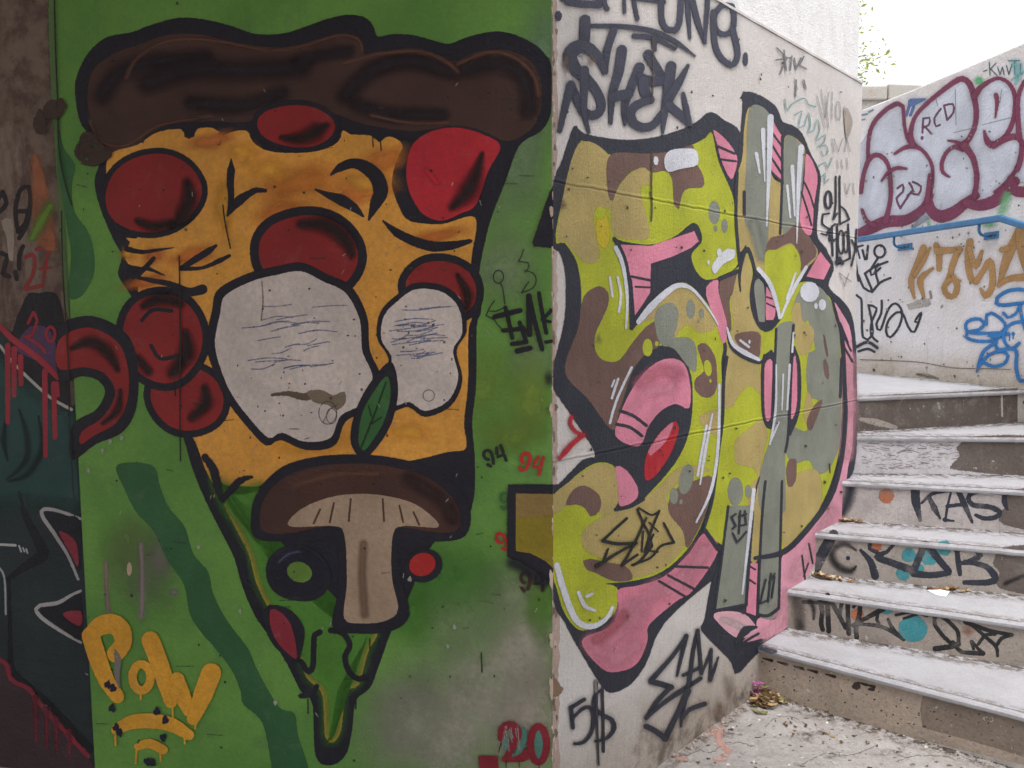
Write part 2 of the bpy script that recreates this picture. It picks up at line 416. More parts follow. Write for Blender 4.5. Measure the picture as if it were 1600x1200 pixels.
def wall_mat(kind):
    b = NB({'L': 'green_wall_paint', 'R': 'bare_plaster', 'U': 'white_roughcast', 'W': 'white_wall_paint', 'D': 'old_concrete'}[kind])
    fine = b.noise(80, 5, 0.7); mid = b.noise(11, 6, 0.65); big = b.noise(2.2, 5, 0.6)
    if kind == 'L':
        c = b.mix(b.ss(big, 0.38, 0.62), albedo((80, 120, 54), 'L'), albedo((94, 134, 62), 'L'))
        c = b.mix(b.ss(mid, 0.5, 0.75, 0, 0.45), c, albedo((74, 104, 62), 'L'))
        c = b.mix(b.ss(b.noise(30, 6, 0.75), 0.6, 0.8, 0, 0.35), c, albedo((105, 110, 85), 'L'))
        c = b.mix(b.math('MULTIPLY', pits(b, 20, 0.13, 0.16), 0.85), c, (0.03, 0.03, 0.025))
        c = b.mix(b.ss(b.noise(24, 4, 0.6, (1, 1, 0.05)), 0.6, 0.8, 0, 0.25), c, (0.07, 0.08, 0.05))
        h, st, di = relief(b, 'L'); b.bump(h, st, di); r = 0.62
    elif kind == 'R':
        c = b.mix(b.ss(big, 0.35, 0.65), albedo((212, 206, 202), 'R'), albedo((222, 217, 215), 'R'))
        c = b.mix(b.ss(mid, 0.54, 0.8, 0, 0.35), c, albedo((188, 176, 164), 'R'))
        c = b.mix(b.ss(b.noise(38, 7, 0.75, (1, 1, 0.22)), 0.64, 0.82, 0, 0.3), c, albedo((170, 156, 142), 'R'))
        # splash dirt rising from the ground, uneven
        zz = b.math('ADD', b.z(), b.math('MULTIPLY', b.math('SUBTRACT', b.noise(6, 6, 0.7), 0.5), 0.55))
        c = b.mix(b.ss(zz, 0.0, 0.5, 0.6, 0.0), c, albedo((150, 130, 108), 'R'))
        c = b.mix(b.math('MULTIPLY', b.ss(zz, 0.0, 0.14, 0.8, 0.0), b.ss(mid, 0.4, 0.6)), c, albedo((92, 80, 68), 'R'))
        c = b.mix(b.math('MULTIPLY', pits(b, 26, 0.12, 0.12), 0.7), c, (0.08, 0.07, 0.06))
        h, st, di = relief(b, 'R'); b.bump(h, st, di); r = 0.8
    elif kind == 'U':
        c = b.mix(b.ss(mid, 0.4, 0.7), (0.70, 0.69, 0.69), (0.62, 0.61, 0.60))
        c = b.mix(b.ss(b.noise(20, 5, 0.7, (1, 1, 0.15)), 0.62, 0.8, 0, 0.4), c, (0.5, 0.47, 0.43))
        b.bump(b.math('ADD', b.noise(120, 4, 0.7), b.math('MULTIPLY', b.noise(35, 3), 0.6)), 0.6, 0.012); r = 0.9
    elif kind == 'W':
        c = b.mix(b.ss(big, 0.35, 0.7), albedo((226, 223, 226), 'W'), albedo((214, 209, 208), 'W'))
        c = b.mix(b.ss(b.noise(14, 6, 0.7, (1, 1, 0.09)), 0.52, 0.8, 0, 0.5), c, albedo((178, 170, 162), 'W'))
        c = b.mix(b.ss(b.noise(46, 7, 0.75), 0.60, 0.72, 0, 0.5), c, albedo((150, 138, 126), 'W'))
        zz = b.math('ADD', b.z(), b.math('MULTIPLY', b.math('SUBTRACT', b.noise(5, 6, 0.7), 0.5), 0.35))
        c = b.mix(b.ss(zz, 1.08, 1.42, 0.75, 0.0), c, albedo((176, 160, 138), 'W'))
        c = b.mix(b.math('MULTIPLY', b.ss(zz, 1.05, 1.2, 0.7, 0.0), b.ss(mid, 0.45, 0.65)), c, albedo((110, 104, 84), 'W'))
        h, st, di = relief(b, 'W'); b.bump(h, st, di); r = 0.75
    else:
        c = b.mix(b.ss(mid, 0.38, 0.62), albedo((78, 62, 58), 'D'), albedo((104, 90, 80), 'D'))
        c = b.mix(b.ss(b.noise(5, 6, 0.7, (1, 1, 0.3)), 0.55, 0.68, 0, 0.85), c, albedo((122, 108, 98), 'D'))
        c = b.mix(b.ss(b.noise(9, 6, 0.7), 0.6, 0.75, 0, 0.8), c, albedo((52, 42, 38), 'D'))
        c = b.mix(b.math('MULTIPLY', pits(b, 18, 0.16, 0.2), 0.9), c, (0.02, 0.02, 0.02))
        h, st, di = relief(b, 'L'); b.bump(h, 0.5, 0.012); r = 0.85
    c = b.scale_col(c, b.ss(fine, 0.25, 0.75, 0.92, 1.07))
    return b.done(c, r, spec=0.3)
M_L, M_R, M_U, M_W, M_D = (wall_mat(k) for k in 'LRUWD')

def ground_mat(kind):
    b = NB({'ground': 'worn_concrete', 'tread': 'worn_white_paint', 'riser': 'riser_render'}[kind])
    mid = b.noise(9, 7, 0.7); fine = b.noise(90, 5, 0.75); sp = b.noise(40, 8, 0.8)
    if kind == 'ground':
        c = b.mix(b.ss(mid, 0.35, 0.65), (0.45, 0.42, 0.405), (0.35, 0.325, 0.312))
        c = b.mix(b.ss(b.noise(2.5, 6, 0.7), 0.5, 0.7, 0, 0.6), c, (0.40, 0.37, 0.35))
        c = b.mix(b.ss(sp, 0.52, 0.66, 0, 0.8), c, (0.17, 0.15, 0.14))
        c = b.mix(b.ss(b.noise(16, 8, 0.8), 0.55, 0.7, 0, 0.7), c, (0.20, 0.18, 0.165))
        c = b.mix(b.math('MULTIPLY', pits(b, 30, 0.22, 0.25), 0.8), c, (0.07, 0.06, 0.055))
        c = b.mix(b.ss(b.noise(60, 4, 0.6), 0.62, 0.7, 0, 0.5), c, (0.75, 0.73, 0.71))
        b.bump(b.math('ADD', b.noise(55, 7, 0.75), b.math('MULTIPLY', mid, 0.7)), 0.7, 0.014); r = 0.9
    elif kind == 'tread':
        c = b.mix(b.ss(mid, 0.35, 0.65), (0.37, 0.365, 0.39), (0.325, 0.32, 0.338))
        c = b.mix(b.ss(b.noise(20, 7, 0.75, (0.35, 1, 1)), 0.58, 0.78, 0, 0.5), c, (0.35, 0.33, 0.32))
        c = b.mix(b.ss(sp, 0.64, 0.76, 0, 0.35), c, (0.24, 0.215, 0.205))
        c = b.mix(b.ss(b.noise(150, 3, 0.7, (1, 1, 1)), 0.55, 0.7, 0, 0.3), c, (0.56, 0.56, 0.59))
        c = b.mix(b.ss(b.noise(4.5, 6, 0.7), 0.55, 0.72, 0, 0.5), c, (0.34, 0.325, 0.325))
        b.bump(b.math('ADD', b.noise(70, 6, 0.7), b.math('MULTIPLY', mid, 0.9)), 0.5, 0.008); r = 0.7
    else:
        c = b.mix(b.ss(mid, 0.35, 0.65), (0.44, 0.415, 0.39), (0.36, 0.335, 0.31))
        c = b.mix(b.ss(sp, 0.57, 0.7, 0, 0.8), c, (0.26, 0.23, 0.21))
        c = b.mix(b.ss(b.noise(28, 7, 0.75, (1, 1, 1.6)), 0.58, 0.7, 0, 0.5), c, (0.52, 0.5, 0.5))
        c = b.mix(b.math('MULTIPLY', pits(b, 22, 0.25, 0.3), 0.9), c, (0.05, 0.04, 0.035))
        b.bump(b.math('ADD', b.noise(80, 6, 0.75), b.math('MULTIPLY', mid, 0.8)), 0.7, 0.012); r = 0.88
    return b.done(b.scale_col(c, b.ss(fine, 0.25, 0.75, 0.88, 1.08)), r)
M_GROUND, M_TREAD, M_RISER = (ground_mat(k) for k in ('ground', 'tread', 'riser'))

# ground ------------------------------------------------------------
tag(mesh_obj('ground', [(-300, -300, 0), (300, -300, 0), (300, 300, 0), (-300, 300, 0)], [(0, 1, 2, 3)], M_GROUND), kind='structure')

# the corner block with the two painted faces ------------------------
def block(name, poly, z0, z1, mats, pick):
    v, f = prism(ccw([tuple(p)[:2] for p in poly]), z0, z1)
    fm = []
    for q in f:
        a, b_, c = (Vector(v[i]) for i in q[:3]); fm.append(pick((b_ - a).cross(c - a).normalized()))
    return mesh_obj(name, v, f, mats, origin=CORNER, fmat=fm)
BACK = Vector((-0.707, 0.707, 0))
_foot = [CORNER, REND, REND + BACK * 1.5, LEND + Vector((0.2, 0.98, 0)) * 2.6, LEND]
corner_wall = block('corner_wall', _foot, -0.05, LEDGE, [M_L, M_R], lambda n: 0 if n.dot(NL) > 0.95 else 1)
bevel(corner_wall, 0.007, 3)
tag(corner_wall, 'concrete wall corner with a painted pizza slice on green and a camouflage 56', 'wall', kind='thing')
_i = 0.014
_up = [CORNER - NR * _i - NL * 0.004, REND - NR * _i - DR * 0.03, REND + BACK * 1.5 - NR * _i - DR * 0.03, LEND + Vector((0.2, 0.98, 0)) * 2.6, LEND - NL * 0.004]
upper_wall = block('upper_wall', _up, LEDGE + 0.002, 7.5, [M_L, M_U], lambda n: 0 if n.dot(NL) > 0.95 else 1)
tag(upper_wall, 'bright white roughcast upper wall rising above the ledge over the SHEK tag', 'wall', kind='thing')
# thin mortar ledge between the two
led = []
for t, zz in ((0.0, 0), (2.185, 0)):
    led.append(CORNER + DR * t)
_lv = []
for i in range(31):
    p = CORNER + DR * (0.01 + 2.17 * i / 30); k = 0.004 + 0.006 * mnoise.noise(Vector((i * 0.7, 0, 0)))
    for o, zz in ((-0.02, LEDGE - 0.004), (max(0.001, k), LEDGE - 0.003), (max(0.001, k), LEDGE + 0.006), (-0.02, LEDGE + 0.016)):
        q = p + NR * o; _lv.append((q.x, q.y, zz))
_lf = [(4 * i + j, 4 * i + 4 + j, 4 * i + 4 + (j + 1) % 4, 4 * i + (j + 1) % 4) for i in range(30) for j in range(4)]
mesh_obj('mortar_ledge', _lv, _lf, M_R, parent=corner_wall)

# the older wall that carries on to the left --------------------------
_s = 0.014; _a = LEND - NL * _s + DL * 0.004; _b = CORNER + DL * 6 - NL * _s
old_wall = block('old_wall', [_a, _b, _b - NL * 0.4, _a - NL * 0.4], -0.05, 4.2, [M_D], lambda n: 0)
tag(old_wall, 'dark stained old concrete wall with teal graffiti left of the green pizza mural', 'wall', kind='thing')

# unseen deck added overhead, its outline shaped to shade the walls --------------------------------------
_d = [Vector((0.05, 2.05, 0)), Vector((1.35, 0.9, 0)), Vector((1.35, -7, 0)), Vector((-9, -7, 0)), Vector((-9, 3.6, 0)), LEND - NL * -0.02]
v, f = prism(ccw([tuple(p)[:2] for p in _d]), 2.95, 3.25)
deck = tag(mesh_obj('unseen_shade_deck', v, f, M_R), kind='structure')

# stairs ---------------------------------------------------------------
ZS = [0.200, 0.374, 0.570, 0.765, 0.955, 1.14]
NOSE = [((1183, 1010), (1600, 1118)), ((1229, 922), (1600, 975)), ((1272, 833), (1600, 861)), ((1310, 752), (1600, 767)), ((1342, 682), (1600, 684)), ((1344, 620), (1565, 611))]
W1, W2 = on_z(1344, 580, ZS[5]), on_z(1583, 606, ZS[5])
DW = (W2 - W1); DW.z = 0; DW.normalize(); NW = Vector((-DW.y, DW.x, 0))
if NW.dot(CAM - W1) < 0: NW = -NW
def hit_w(A, d):
    return A + d * ((W1 - A).dot(NW) / d.dot(NW))
lines = []
for (l, r), z in zip(NOSE, ZS):
    A, B = on_z(*l, z), on_z(*r, z); d = (B - A).normalized(); lines.append((A, d, hit_w(A, d)))
stairs = tag(empty('stairs', (1.6, 2.9, 0)), 'worn white painted concrete stairs fanning up beside the number 56 wall', 'stairs')
STEP, TREAD, RISER = [], [], []
for k in range(6):
    A, d, E = lines[k]; n = Vector((d.y, -d.x, 0))
    if n.y > 0: n = -n                                       # towards the camera
    left = A - d * (0.06 if k < 3 else (0.3 if k == 3 else (0.55 if k == 4 else 3.5)))
    right = E + d * 0.04
    if k < 5:
        A2, d2, E2 = lines[k + 1]; n2 = Vector((d2.y, -d2.x, 0)); n2 = -n2 if n2.y > 0 else n2
        back = [E2 + d2 * 0.04 - n2 * 0.10, A2 - d2 * (0.06 if k < 2 else (0.3 if k == 2 else 0.55)) - n2 * 0.10]
    else:
        back = [W1 - DW * 4.5, left + Vector((-1, 5.5, 0))]
    z0 = -0.04 if k == 0 else ZS[k - 1] - 0.012
    body = [left - n * 0.012, right - n * 0.012] + back
    v, f = prism(ccw([(p.x, p.y) for p in body]), z0, ZS[k] - 0.026)
    st = mesh_obj('step', v, f, M_RISER, parent=stairs)
    # tread slab with an uneven rounded nose
    NN = 46; v, f = [], []
    bl, br = back[1], back[0]
    prof = [(-0.03, -0.026), (-0.003, -0.024), (0.0, -0.018), (0.001, -0.009), (-0.005, -0.002), (-0.014, 0.0), (-0.05, 0.0)]
    for i in range(NN + 1):
        t = i / NN; p = left.lerp(right, t); q = bl.lerp(br, t)
        w1 = 0.004 * mnoise.noise(Vector((t * 23 + k * 7, 0, 1))); w2 = 0.0045 * mnoise.noise(Vector((t * 60, k * 3, 4)))
        for o, zz in prof:
            s_ = p + n * (o + (w1 + w2 if o > -0.02 else 0)); v.append((s_.x, s_.y, ZS[k] + zz + (w2 * 0.8 if -0.03 < zz < 0 else 0)))
        v.append((q.x, q.y, ZS[k] - 0.0)); v.append((q.x, q.y, ZS[k] - 0.028))
    K = len(prof) + 2
    for i in range(NN):
        for j in range(K):
            f.append((i * K + j, (i + 1) * K + j, (i + 1) * K + (j + 1) % K, i * K + (j + 1) % K))
    f.append(tuple(range(K))[::-1]); f.append(tuple(NN * K + j for j in range(K)))
    tr = mesh_obj('tread', v, f, M_TREAD, parent=st)
    bm = bmesh.new(); bm.from_mesh(tr.data); bmesh.ops.recalc_face_normals(bm, faces=bm.faces); bm.to_mesh(tr.data); bm.free()
    STEP.append(st); TREAD.append(tr); RISER.append(Surf(A - n * 0.012, n, 'S'))

# outer retaining wall ---------------------------------------------------
def wz(x, y):
    p = on_plane(x, y, W1, NW); return (p - W1).dot(DW), p.z
prof = [wz(1345, 172), wz(1440, 134), wz(1600, 66)]
u0, u1 = -5.0, (hit_w(lines[0][0], lines[0][1]) - W1).dot(DW) + 0.25
sl = (prof[2][1] - prof[1][1]) / (prof[2][0] - prof[1][0])
top = [(u0, prof[0][1] + 0.02)] + prof + [(u1, prof[2][1] + sl * 0.3 * (u1 - prof[2][0]))]
v, f = [], []
for o in (0, -0.28):
    for u, z in [(u0, -0.05), (u1, -0.05)] + top[::-1]:
        p = W1 + DW * u + NW * o; v.append((p.x, p.y, z))
n_ = len(top) + 2
f = [tuple(range(n_)), tuple(range(2 * n_ - 1, n_ - 1, -1))] + [(i, n_ + i, n_ + (i + 1) % n_, (i + 1) % n_) for i in range(n_)]
_wb = W1 + DW * 1.5; _wb.z = 0
outer_wall = mesh_obj('retaining_wall', v, f, M_W, origin=_wb)
bm = bmesh.new(); bm.from_mesh(outer_wall.data); bmesh.ops.recalc_face_normals(bm, faces=bm.faces); bm.to_mesh(outer_wall.data); bm.free()
bevel(outer_wall, 0.012, 2)
tag(outer_wall, 'white retaining wall behind the stairs with silver bubble letters above the blue handrail', 'wall', kind='thing')

SL = Surf(CORNER, NL, 'L'); SR = Surf(CORNER, NR, 'R'); SW = Surf(W1, NW, 'W'); SD = Surf(LEND - NL * _s, NL, 'D')
SG = Surf((0, 0, 0), UP, 'G')
# ------------------------------------------------------------------ painted marks, traced from the walls
A1 = (0, 0, 1)
c1 = (850, 0, 1 / 3.2); c2 = (840, 180, 1 / 3); c3 = (1090, 120, 1 / 3); c4 = (790, 560, .4581); c5 = (1080, 500, .4663)
z6 = (1330, 0, .25); z7 = (1330, 280, .2833); c8 = (860, 960, .25); q7 = (850, 0, .1833)
l1 = (0, 0, 1 / 3); l2 = (400, 0, 1 / 3); l3 = (0, 400, 1 / 3); l4 = (0, 800, 1 / 3); l5 = (300, 600, .5); l6 = (700, 350, .25)
l7 = (700, 650, .4587); m6 = (180, 200, .2625); n3 = (0, 300, 1 / 3); n4 = (0, 700, .4167); b20 = (740, 1020, .15)
s1 = (1220, 560, .25); s2 = (1220, 760, .25); s3 = (1280, 690, .2)
BK = (46, 49, 62); BKL = (28, 27, 36); LIME = (182, 189, 44); TAN = (186, 166, 104); BRN = (118, 90, 82); GRY = (138, 142, 130)
PINK = (228, 140, 165); WHT = (218, 220, 230); RED = (126, 33, 34); REDB = (160, 36, 46); GRN = (60, 88, 52); CHS = (198, 140, 60); CRU = (62, 42, 37)
MOZ = (184, 172, 166); DGR = (44, 84, 50)

# ======================================================= green face: pizza slice
a = Art('spray_haze', SL, corner_wall)
for x, y, rx, ry, c in ((760, 1090, 150, 120, (158, 151, 140)), (820, 1010, 60, 60, (160, 152, 140)), (700, 1150, 150, 90, (150, 145, 132)), (800, 920, 60, 50, (132, 140, 112)),
                        (840, 1130, 50, 100, (162, 152, 140)), (640, 1120, 60, 70, (132, 134, 116)), (800, 250, 60, 130, (116, 138, 104)), (850, 110, 40, 120, (108, 134, 108)), (790, 420, 60, 60, (120, 140, 102)),
                        (830, 560, 40, 50, (124, 144, 104)), (720, 960, 70, 60, (112, 132, 92)), (225, 890, 55, 70, (92, 102, 78)), (200, 850, 40, 45, (100, 122, 70)), (250, 870, 20, 30, (118, 108, 106))):
    a.oval(x, y, rx, ry, c, wob=.12, feather=min(rx, ry) * 1.3, mode='haze')
for x, y, rx, ry, c in ((830, 620, 35, 70, (116, 138, 54)), (760, 600, 50, 60, (110, 138, 56)), (845, 950, 24, 60, (84, 122, 44)), (800, 680, 60, 30, (104, 126, 50)), (640, 950, 40, 60, (70, 122, 44)), (700, 900, 90, 60, (64, 112, 46))):
    a.oval(x, y, rx, ry, c, wob=.1, feather=min(rx, ry) * 1.2, mode='haze')
a.line('165,880 167,930 170,960', 7, (124, 104, 98), feather=7, mode='soft').line('220,850 222,900 221,965', 8, (126, 112, 110), feather=8, mode='soft')
a.oval(202, 889, 4, 11, (176, 150, 130)).oval(272, 925, 9, 7, (118, 116, 108), feather=6, mode='soft')
a.build()

a = Art('shadow_band', SL, corner_wall)
a.fill('183,727 237,727 250,760 262,790 280,812 290,826 303,867 325,893 333,927 353,967 387,1013 400,1043 420,1080 440,1108 460,1115 466,1150 482,1215 430,1215 424,1193 410,1130 380,1100 376,1080 362,1047 332,1008 316,990 297,960 287,913 260,873 240,830 213,800 195,765', DGR)
a.fill('92,205 100,232 117,258 112,292 116,330 140,367 148,410 142,440 125,464 107,462 111,400 104,350 97,300 90,260', (50, 92, 52))
a.build()

mural = Art('pizza_painting', SL, corner_wall, 'cartoon pizza slice with brown crust, pepperoni and melting cheese')
mural.fill('117,140 123,110 140,80 167,58 207,50 233,40 277,28 317,30 360,40 400,53 443,52 473,43 510,30 543,23 570,27 583,40 590,57 613,53 647,55 683,65 703,68 733,57 773,49 807,55 837,70 853,87 861,102 861,172 847,203 812,227 790,283 767,343 753,400 748,440 752,485 745,510 744,600 738,660 742,720 740,780 722,826 690,836 664,870 640,930 612,985 592,1040 578,1075 556,1095 550,1140 540,1180 515,1196 493,1180 488,1100 470,1080 450,1040 425,1000 400,965 380,920 365,870 345,830 320,780 300,730 285,680 262,640 236,560 208,470 185,430 190,400 175,370 155,320 148,280 160,240 145,215 125,190', BKL, feather=3)
mural = mural.build()

a = Art('crust', SL, mural)
a.fill('136,150 145,110 175,85 215,70 260,55 310,53 360,65 400,72 450,75 490,65 540,53 563,62 570,85 620,80 670,82 710,95 745,82 790,78 825,92 843,120 846,165 832,200 805,218 785,220 770,212 740,200 700,197 650,205 600,200 560,192 500,170 450,165 390,190 330,190 270,193 235,207 215,225 190,235 165,238 152,215 142,190', CRU, feather=3)
for p, w in (('160,150 180,120 220,100 265,95 320,90', 26), ('230,130 300,110 390,110 470,105', 30), ('470,95 510,85 545,80', 18), ('540,150 580,110 640,95 700,110', 26), ('560,165 620,180 690,180', 22), ('720,110 780,100 820,125 825,170', 26), ('300,160 380,165 440,145', 22)):
    a.line(p, w, (34, 26, 32), feather=w * .8, mode='soft', split=False)
for p in ('197,123 213,93 253,67 300,61 350,66 400,76 440,78 480,70 530,55 560,62 566,80', '535,100 590,85 650,80 690,92 716,112', '716,100 760,82 800,88 832,115 842,150', '140,190 160,222 200,226 250,196 330,182', '580,180 640,192 700,192'):
    a.line(p, 6, (88, 58, 48), feather=6, mode='soft')
a.build()

a = Art('melted_cheese', SL, mural)
a.fill('173,240 215,226 245,207 283,202 288,214 296,217 303,214 309,201 333,200 342,206 337,226 343,228 352,210 385,204 395,222 420,236 460,239 500,235 528,222 536,204 548,210 580,212 592,222 608,213 629,226 620,250 612,285 622,320 640,345 690,350 742,340 737,400 735,440 738,490 732,520 731,600 725,660 728,700 700,706 640,720 560,728 470,738 420,756 405,790 415,850 470,905 520,950 562,965 590,985 575,1020 560,1070 540,1082 533,1140 520,1160 508,1150 503,1085 480,1060 466,1030 440,1000 424,960 402,915 388,865 368,825 345,780 322,735 305,690 290,668 262,610 238,545 220,480 216,440 226,420 200,412 196,395 203,378 197,372 215,372 190,355 170,310 166,270', CHS, feather=3)
a.fill('330,745 372,760 410,755 405,800 418,850 470,905 520,950 562,967 590,985 575,1022 560,1070 540,1082 533,1140 520,1160 508,1150 503,1085 480,1060 466,1030 440,1000 424,960 402,915 388,865 368,825 345,790', (70, 122, 46), feather=26, mode='soft')
for x, y, rx, ry, c in ((470, 285, 70, 26, (186, 112, 46)), (600, 250, 40, 22, (186, 112, 46)), (440, 330, 50, 20, (180, 104, 44)), (300, 400, 40, 16, (182, 104, 46)), (240, 400, 20, 14, (180, 98, 44)), (680, 370, 50, 12, (184, 104, 42)), (560, 300, 60, 22, (188, 110, 50)), (230, 440, 40, 12, (186, 104, 44)), (330, 220, 40, 14, (190, 112, 56))):
    a.oval(x, y, rx, ry, c, rot=-14, wob=.15, mode='soft')
for x, y, rx, ry in ((380, 240, 26, 20), (420, 265, 30, 18), (350, 320, 16, 50), (575, 285, 40, 18), (480, 690, 80, 20), (640, 675, 36, 16), (200, 396, 14, 12)):
    a.oval(x, y, rx, ry, (204, 146, 54), wob=.15, mode='soft')
a.build()

a = Art('ink_accent', SL, mural)
a.line('690,185 690,250 685,330 690,420 670,520', [6, 48, 44, 36, 16], BKL, m6).line('672,515 740,430 800,390 840,370 895,372', [16, 60, 40, 36, 20], BKL, m6, split=False)
a.line('1285,278 1340,235 1420,210 1500,240 1560,300 1580,380 1550,450 1510,545', [12, 50, 60, 80, 90, 90, 70, 14], BKL, m6, split=False)
a.line('1190,365 1270,400 1350,430 1430,480 1475,525', [8, 40, 70, 50, 14], BKL, m6, split=False)
a.line('595,1035 660,1090 740,1130 830,1155 920,1150 1005,1130', [8, 40, 46, 50, 40, 20], BKL, l2, split=False)
a.line('70,720 160,738 260,725 350,712', [34, 24, 18, 4], BKL, m6).line('60,860 110,880 170,840 230,775', [30, 40, 34, 24], BKL, m6, split=False).line('180,830 230,850 295,878', [30, 18, 4], BKL, m6)
a.line('395,835 480,780 560,730 600,700', [30, 40, 40, 16], BKL, m6).line('400,838 520,832 620,790 680,760', [26, 20, 30, 20], BKL, m6)
a.line('135,890 230,910 330,930 440,975 520,960', [20, 30, 36, 50, 60], BKL, m6, split=False)
a.line('960,942 1000,1000 1020,1080 1040,1140', [34, 40, 38, 26], BKL, l3, feather=6).line('1042,1145 1090,1090 1130,1050 1180,1036', [28, 34, 34, 10], BKL, l3, feather=6)
a.line('395,770 384,790 386,860 376,888 362,898 345,880 338,865', 9, BKL, l5 and (300, 600, .5), feather=3) if False else None
a.line('800,1540 770,1560 772,1640 765,1730 740,1790 700,1770 670,1720', 19, BKL, (300, 600 - 385, .5) if False else (100, 215, .5)) if False else None
a.line('400,775 383,785 380,830 378,880 365,900 340,868', 18, BKL, l5, split=False).line('433,770 470,778 493,815 478,855 492,900 520,922 540,915', 18, BKL, l5, split=False)
a.line('390,945 370,970 340,975', 16, BKL, l5, split=False)
for p in ('555,795 556,830', '585,795 587,842', '362,985 363,1030', '512,985 512,1015', '430,500 430,508'):
    a.line(p, 4, BKL, l5, feather=2)
a.line('547,640 549,690', 5, BKL, l2, feather=2).line('583,655 587,705', 6, BKL, l2, feather=2)
a.line('1005,1120 1003,1130', 3, (190, 140, 60), l3)
a.build()

def round_topping(name, x, y, rx, ry, rot, col, rim, shade, label=None, wob=.02):
    t = Art(name, SL, mural, label)
    t.oval(x, y, rx + rim, ry + rim, BKL, rot, wob=wob)
    t.oval(x, y, rx, ry, col, rot, wob=wob)
    for p, w_, f_ in shade: t.line(p, w_, (30, 20, 24), feather=f_, mode='soft', split=False)
    return t
round_topping('pepperoni', 239, 302, 76, 61, -12, RED, 9, (('292,285 296,310 284,338 268,352', [14, 24, 24, 10], 16), ('215,345 240,354 262,350', [10, 16, 14], 14)), 'large red pepperoni at the left edge of the slice').build()
t = round_topping('pepperoni', 463, 197, 61, 33, 3, RED, 8, (('440,215 470,216 495,205 510,196', [8, 20, 26, 10], 16),), 'red pepperoni tucked under the crust')
t.build()
t = Art('pepperoni', SL, mural, 'bright red pepperoni touching the right edge of the slice')
t.fill('705,800 722,700 775,640 860,605 960,600 1065,630 1145,685 1090,800 1030,960 960,1000 870,1035 780,1000 720,900', REDB, l2)
t.line('1060,720 1030,820 990,900 920,970', [20, 70, 90, 40], (28, 20, 26), l2, feather=20, mode='soft', split=False)
t.line('800,800 850,860', 30, (176, 38, 52), l2, feather=14, mode='soft'); t.build()
round_topping('pepperoni', 482, 398, 78, 62, 8, RED, 14, (('470,350 510,352 540,375 550,398', [14, 26, 26, 12], 18),), 'red pepperoni half hidden behind the white cheese').build()
round_topping('pepperoni', 690, 452, 56, 44, 12, RED, 12, (('715,430 730,460 728,480', [8, 16, 12], 12),), 'red pepperoni behind the smaller white cheese').build()

# strips of red pepper and more pepperoni on the left
t = round_topping('pepperoni', 292, 622, 58, 50, 20, RED, 11, (('320,606 322,630 300,652', [12, 20, 14], 14),), 'red pepperoni under the large white cheese')
t.build()
t = round_topping('pepperoni', 254, 528, 62, 70, -10, RED, 12, (('225,478 250,466 282,474', [12, 22, 14], 16), ('290,520 292,550 270,582', [12, 26, 18], 18), ('215,560 232,580', 14, 12)), 'dark shaded pepperoni left of the large white cheese')
t.line('222,500 240,484 268,486', 6, BKL, split=False).line('236,540 250,560 276,556', 6, BKL, split=False).line('273,598 274,618', 2.5, BKL).build()
t = Art('red_pepper', SL, mural, 'curved strip of red pepper reaching past the left edge')
t.fill('92,514 130,494 170,502 204,530 216,580 212,640 190,676 150,694 112,718 114,664 150,640 164,612 152,594 128,588 92,592', BKL)
t.fill('92,532 130,512 164,520 190,544 201,584 198,630 180,662 148,680 126,694 128,674 160,652 180,616 166,586 134,574 92,576', RED)
t.line('112,544 140,534 166,548 184,578', [8, 18, 20, 8], (30, 16, 20), feather=14, mode='soft', split=False).line('188,610 184,640 160,662', [6, 12, 6], (30, 16, 20), feather=12, mode='soft', split=False); t.build()

# white cheese rounds with pencil scribble
def mozzarella(pts_, label, seed, box):
    t = Art('mozzarella', SL, mural, label)
    P = pts(pts_); cx = sum(p[0] for p in P) / len(P); cy = sum(p[1] for p in P) / len(P)
    big = [(cx + (p[0] - cx) * (1 + 11 / 100), cy + (p[1] - cy) * (1 + 11 / 110)) for p in P]
    t.fill(big, BKL); t.fill(P, MOZ)
    rnd = random.Random(seed)
    for i in range(26):
        x = rnd.uniform(box[0], box[2]); y = rnd.uniform(box[1], box[3]); L = rnd.uniform(20, 62)
        t.line([(x, y), (x + L * .5, y - rnd.uniform(0, 6)), (x + L, y - rnd.uniform(2, 9))], 1.5, rnd.choice([(92, 108, 146), (112, 120, 142), (80, 92, 130)]), feather=1.5, mode='thin')
    for i in range(26):
        x = cx + rnd.gauss(0, 45); y = cy + rnd.gauss(0, 50); t.oval(x, y, rnd.uniform(.7, 2.2), rnd.uniform(.7, 2), (70, 62, 58), feather=1.2)
    return t
t = mozzarella('430,430 470,424 505,440 540,458 562,500 566,548 582,590 566,630 532,650 516,684 476,690 440,676 420,684 392,656 366,622 350,590 336,540 344,490 352,462 392,440', 'larger irregular slice of white cheese scratched with blue pencil', 3, (375, 470, 490, 585))
t.line('425,617 450,615 478,620 500,612', [3, 8, 12, 6], (84, 72, 60), feather=5).fill('480,612 505,610 520,618 538,612 540,628 528,640 510,632 490,628', (110, 96, 80), feather=5)
t.ring(512, 645, 14, 18, 1.5, (84, 76, 70), mode='thin', feather=1.2).ring(518, 650, 8, 12, 1.2, (84, 76, 70), mode='thin', feather=1.2).line('505,660 515,640 528,632', 1.3, (84, 76, 70), mode='thin', feather=1.2)
t.line('409,440 411,470 408,500', 1.6, (90, 80, 74), feather=1.5, mode='thin')
t.build()
t = mozzarella('622,470 650,452 690,456 716,480 722,520 708,548 716,590 700,626 664,642 640,628 616,632 602,596 612,560 596,530 600,494', 'smaller irregular slice of white cheese at the right of the slice', 5, (606, 480, 660, 560))
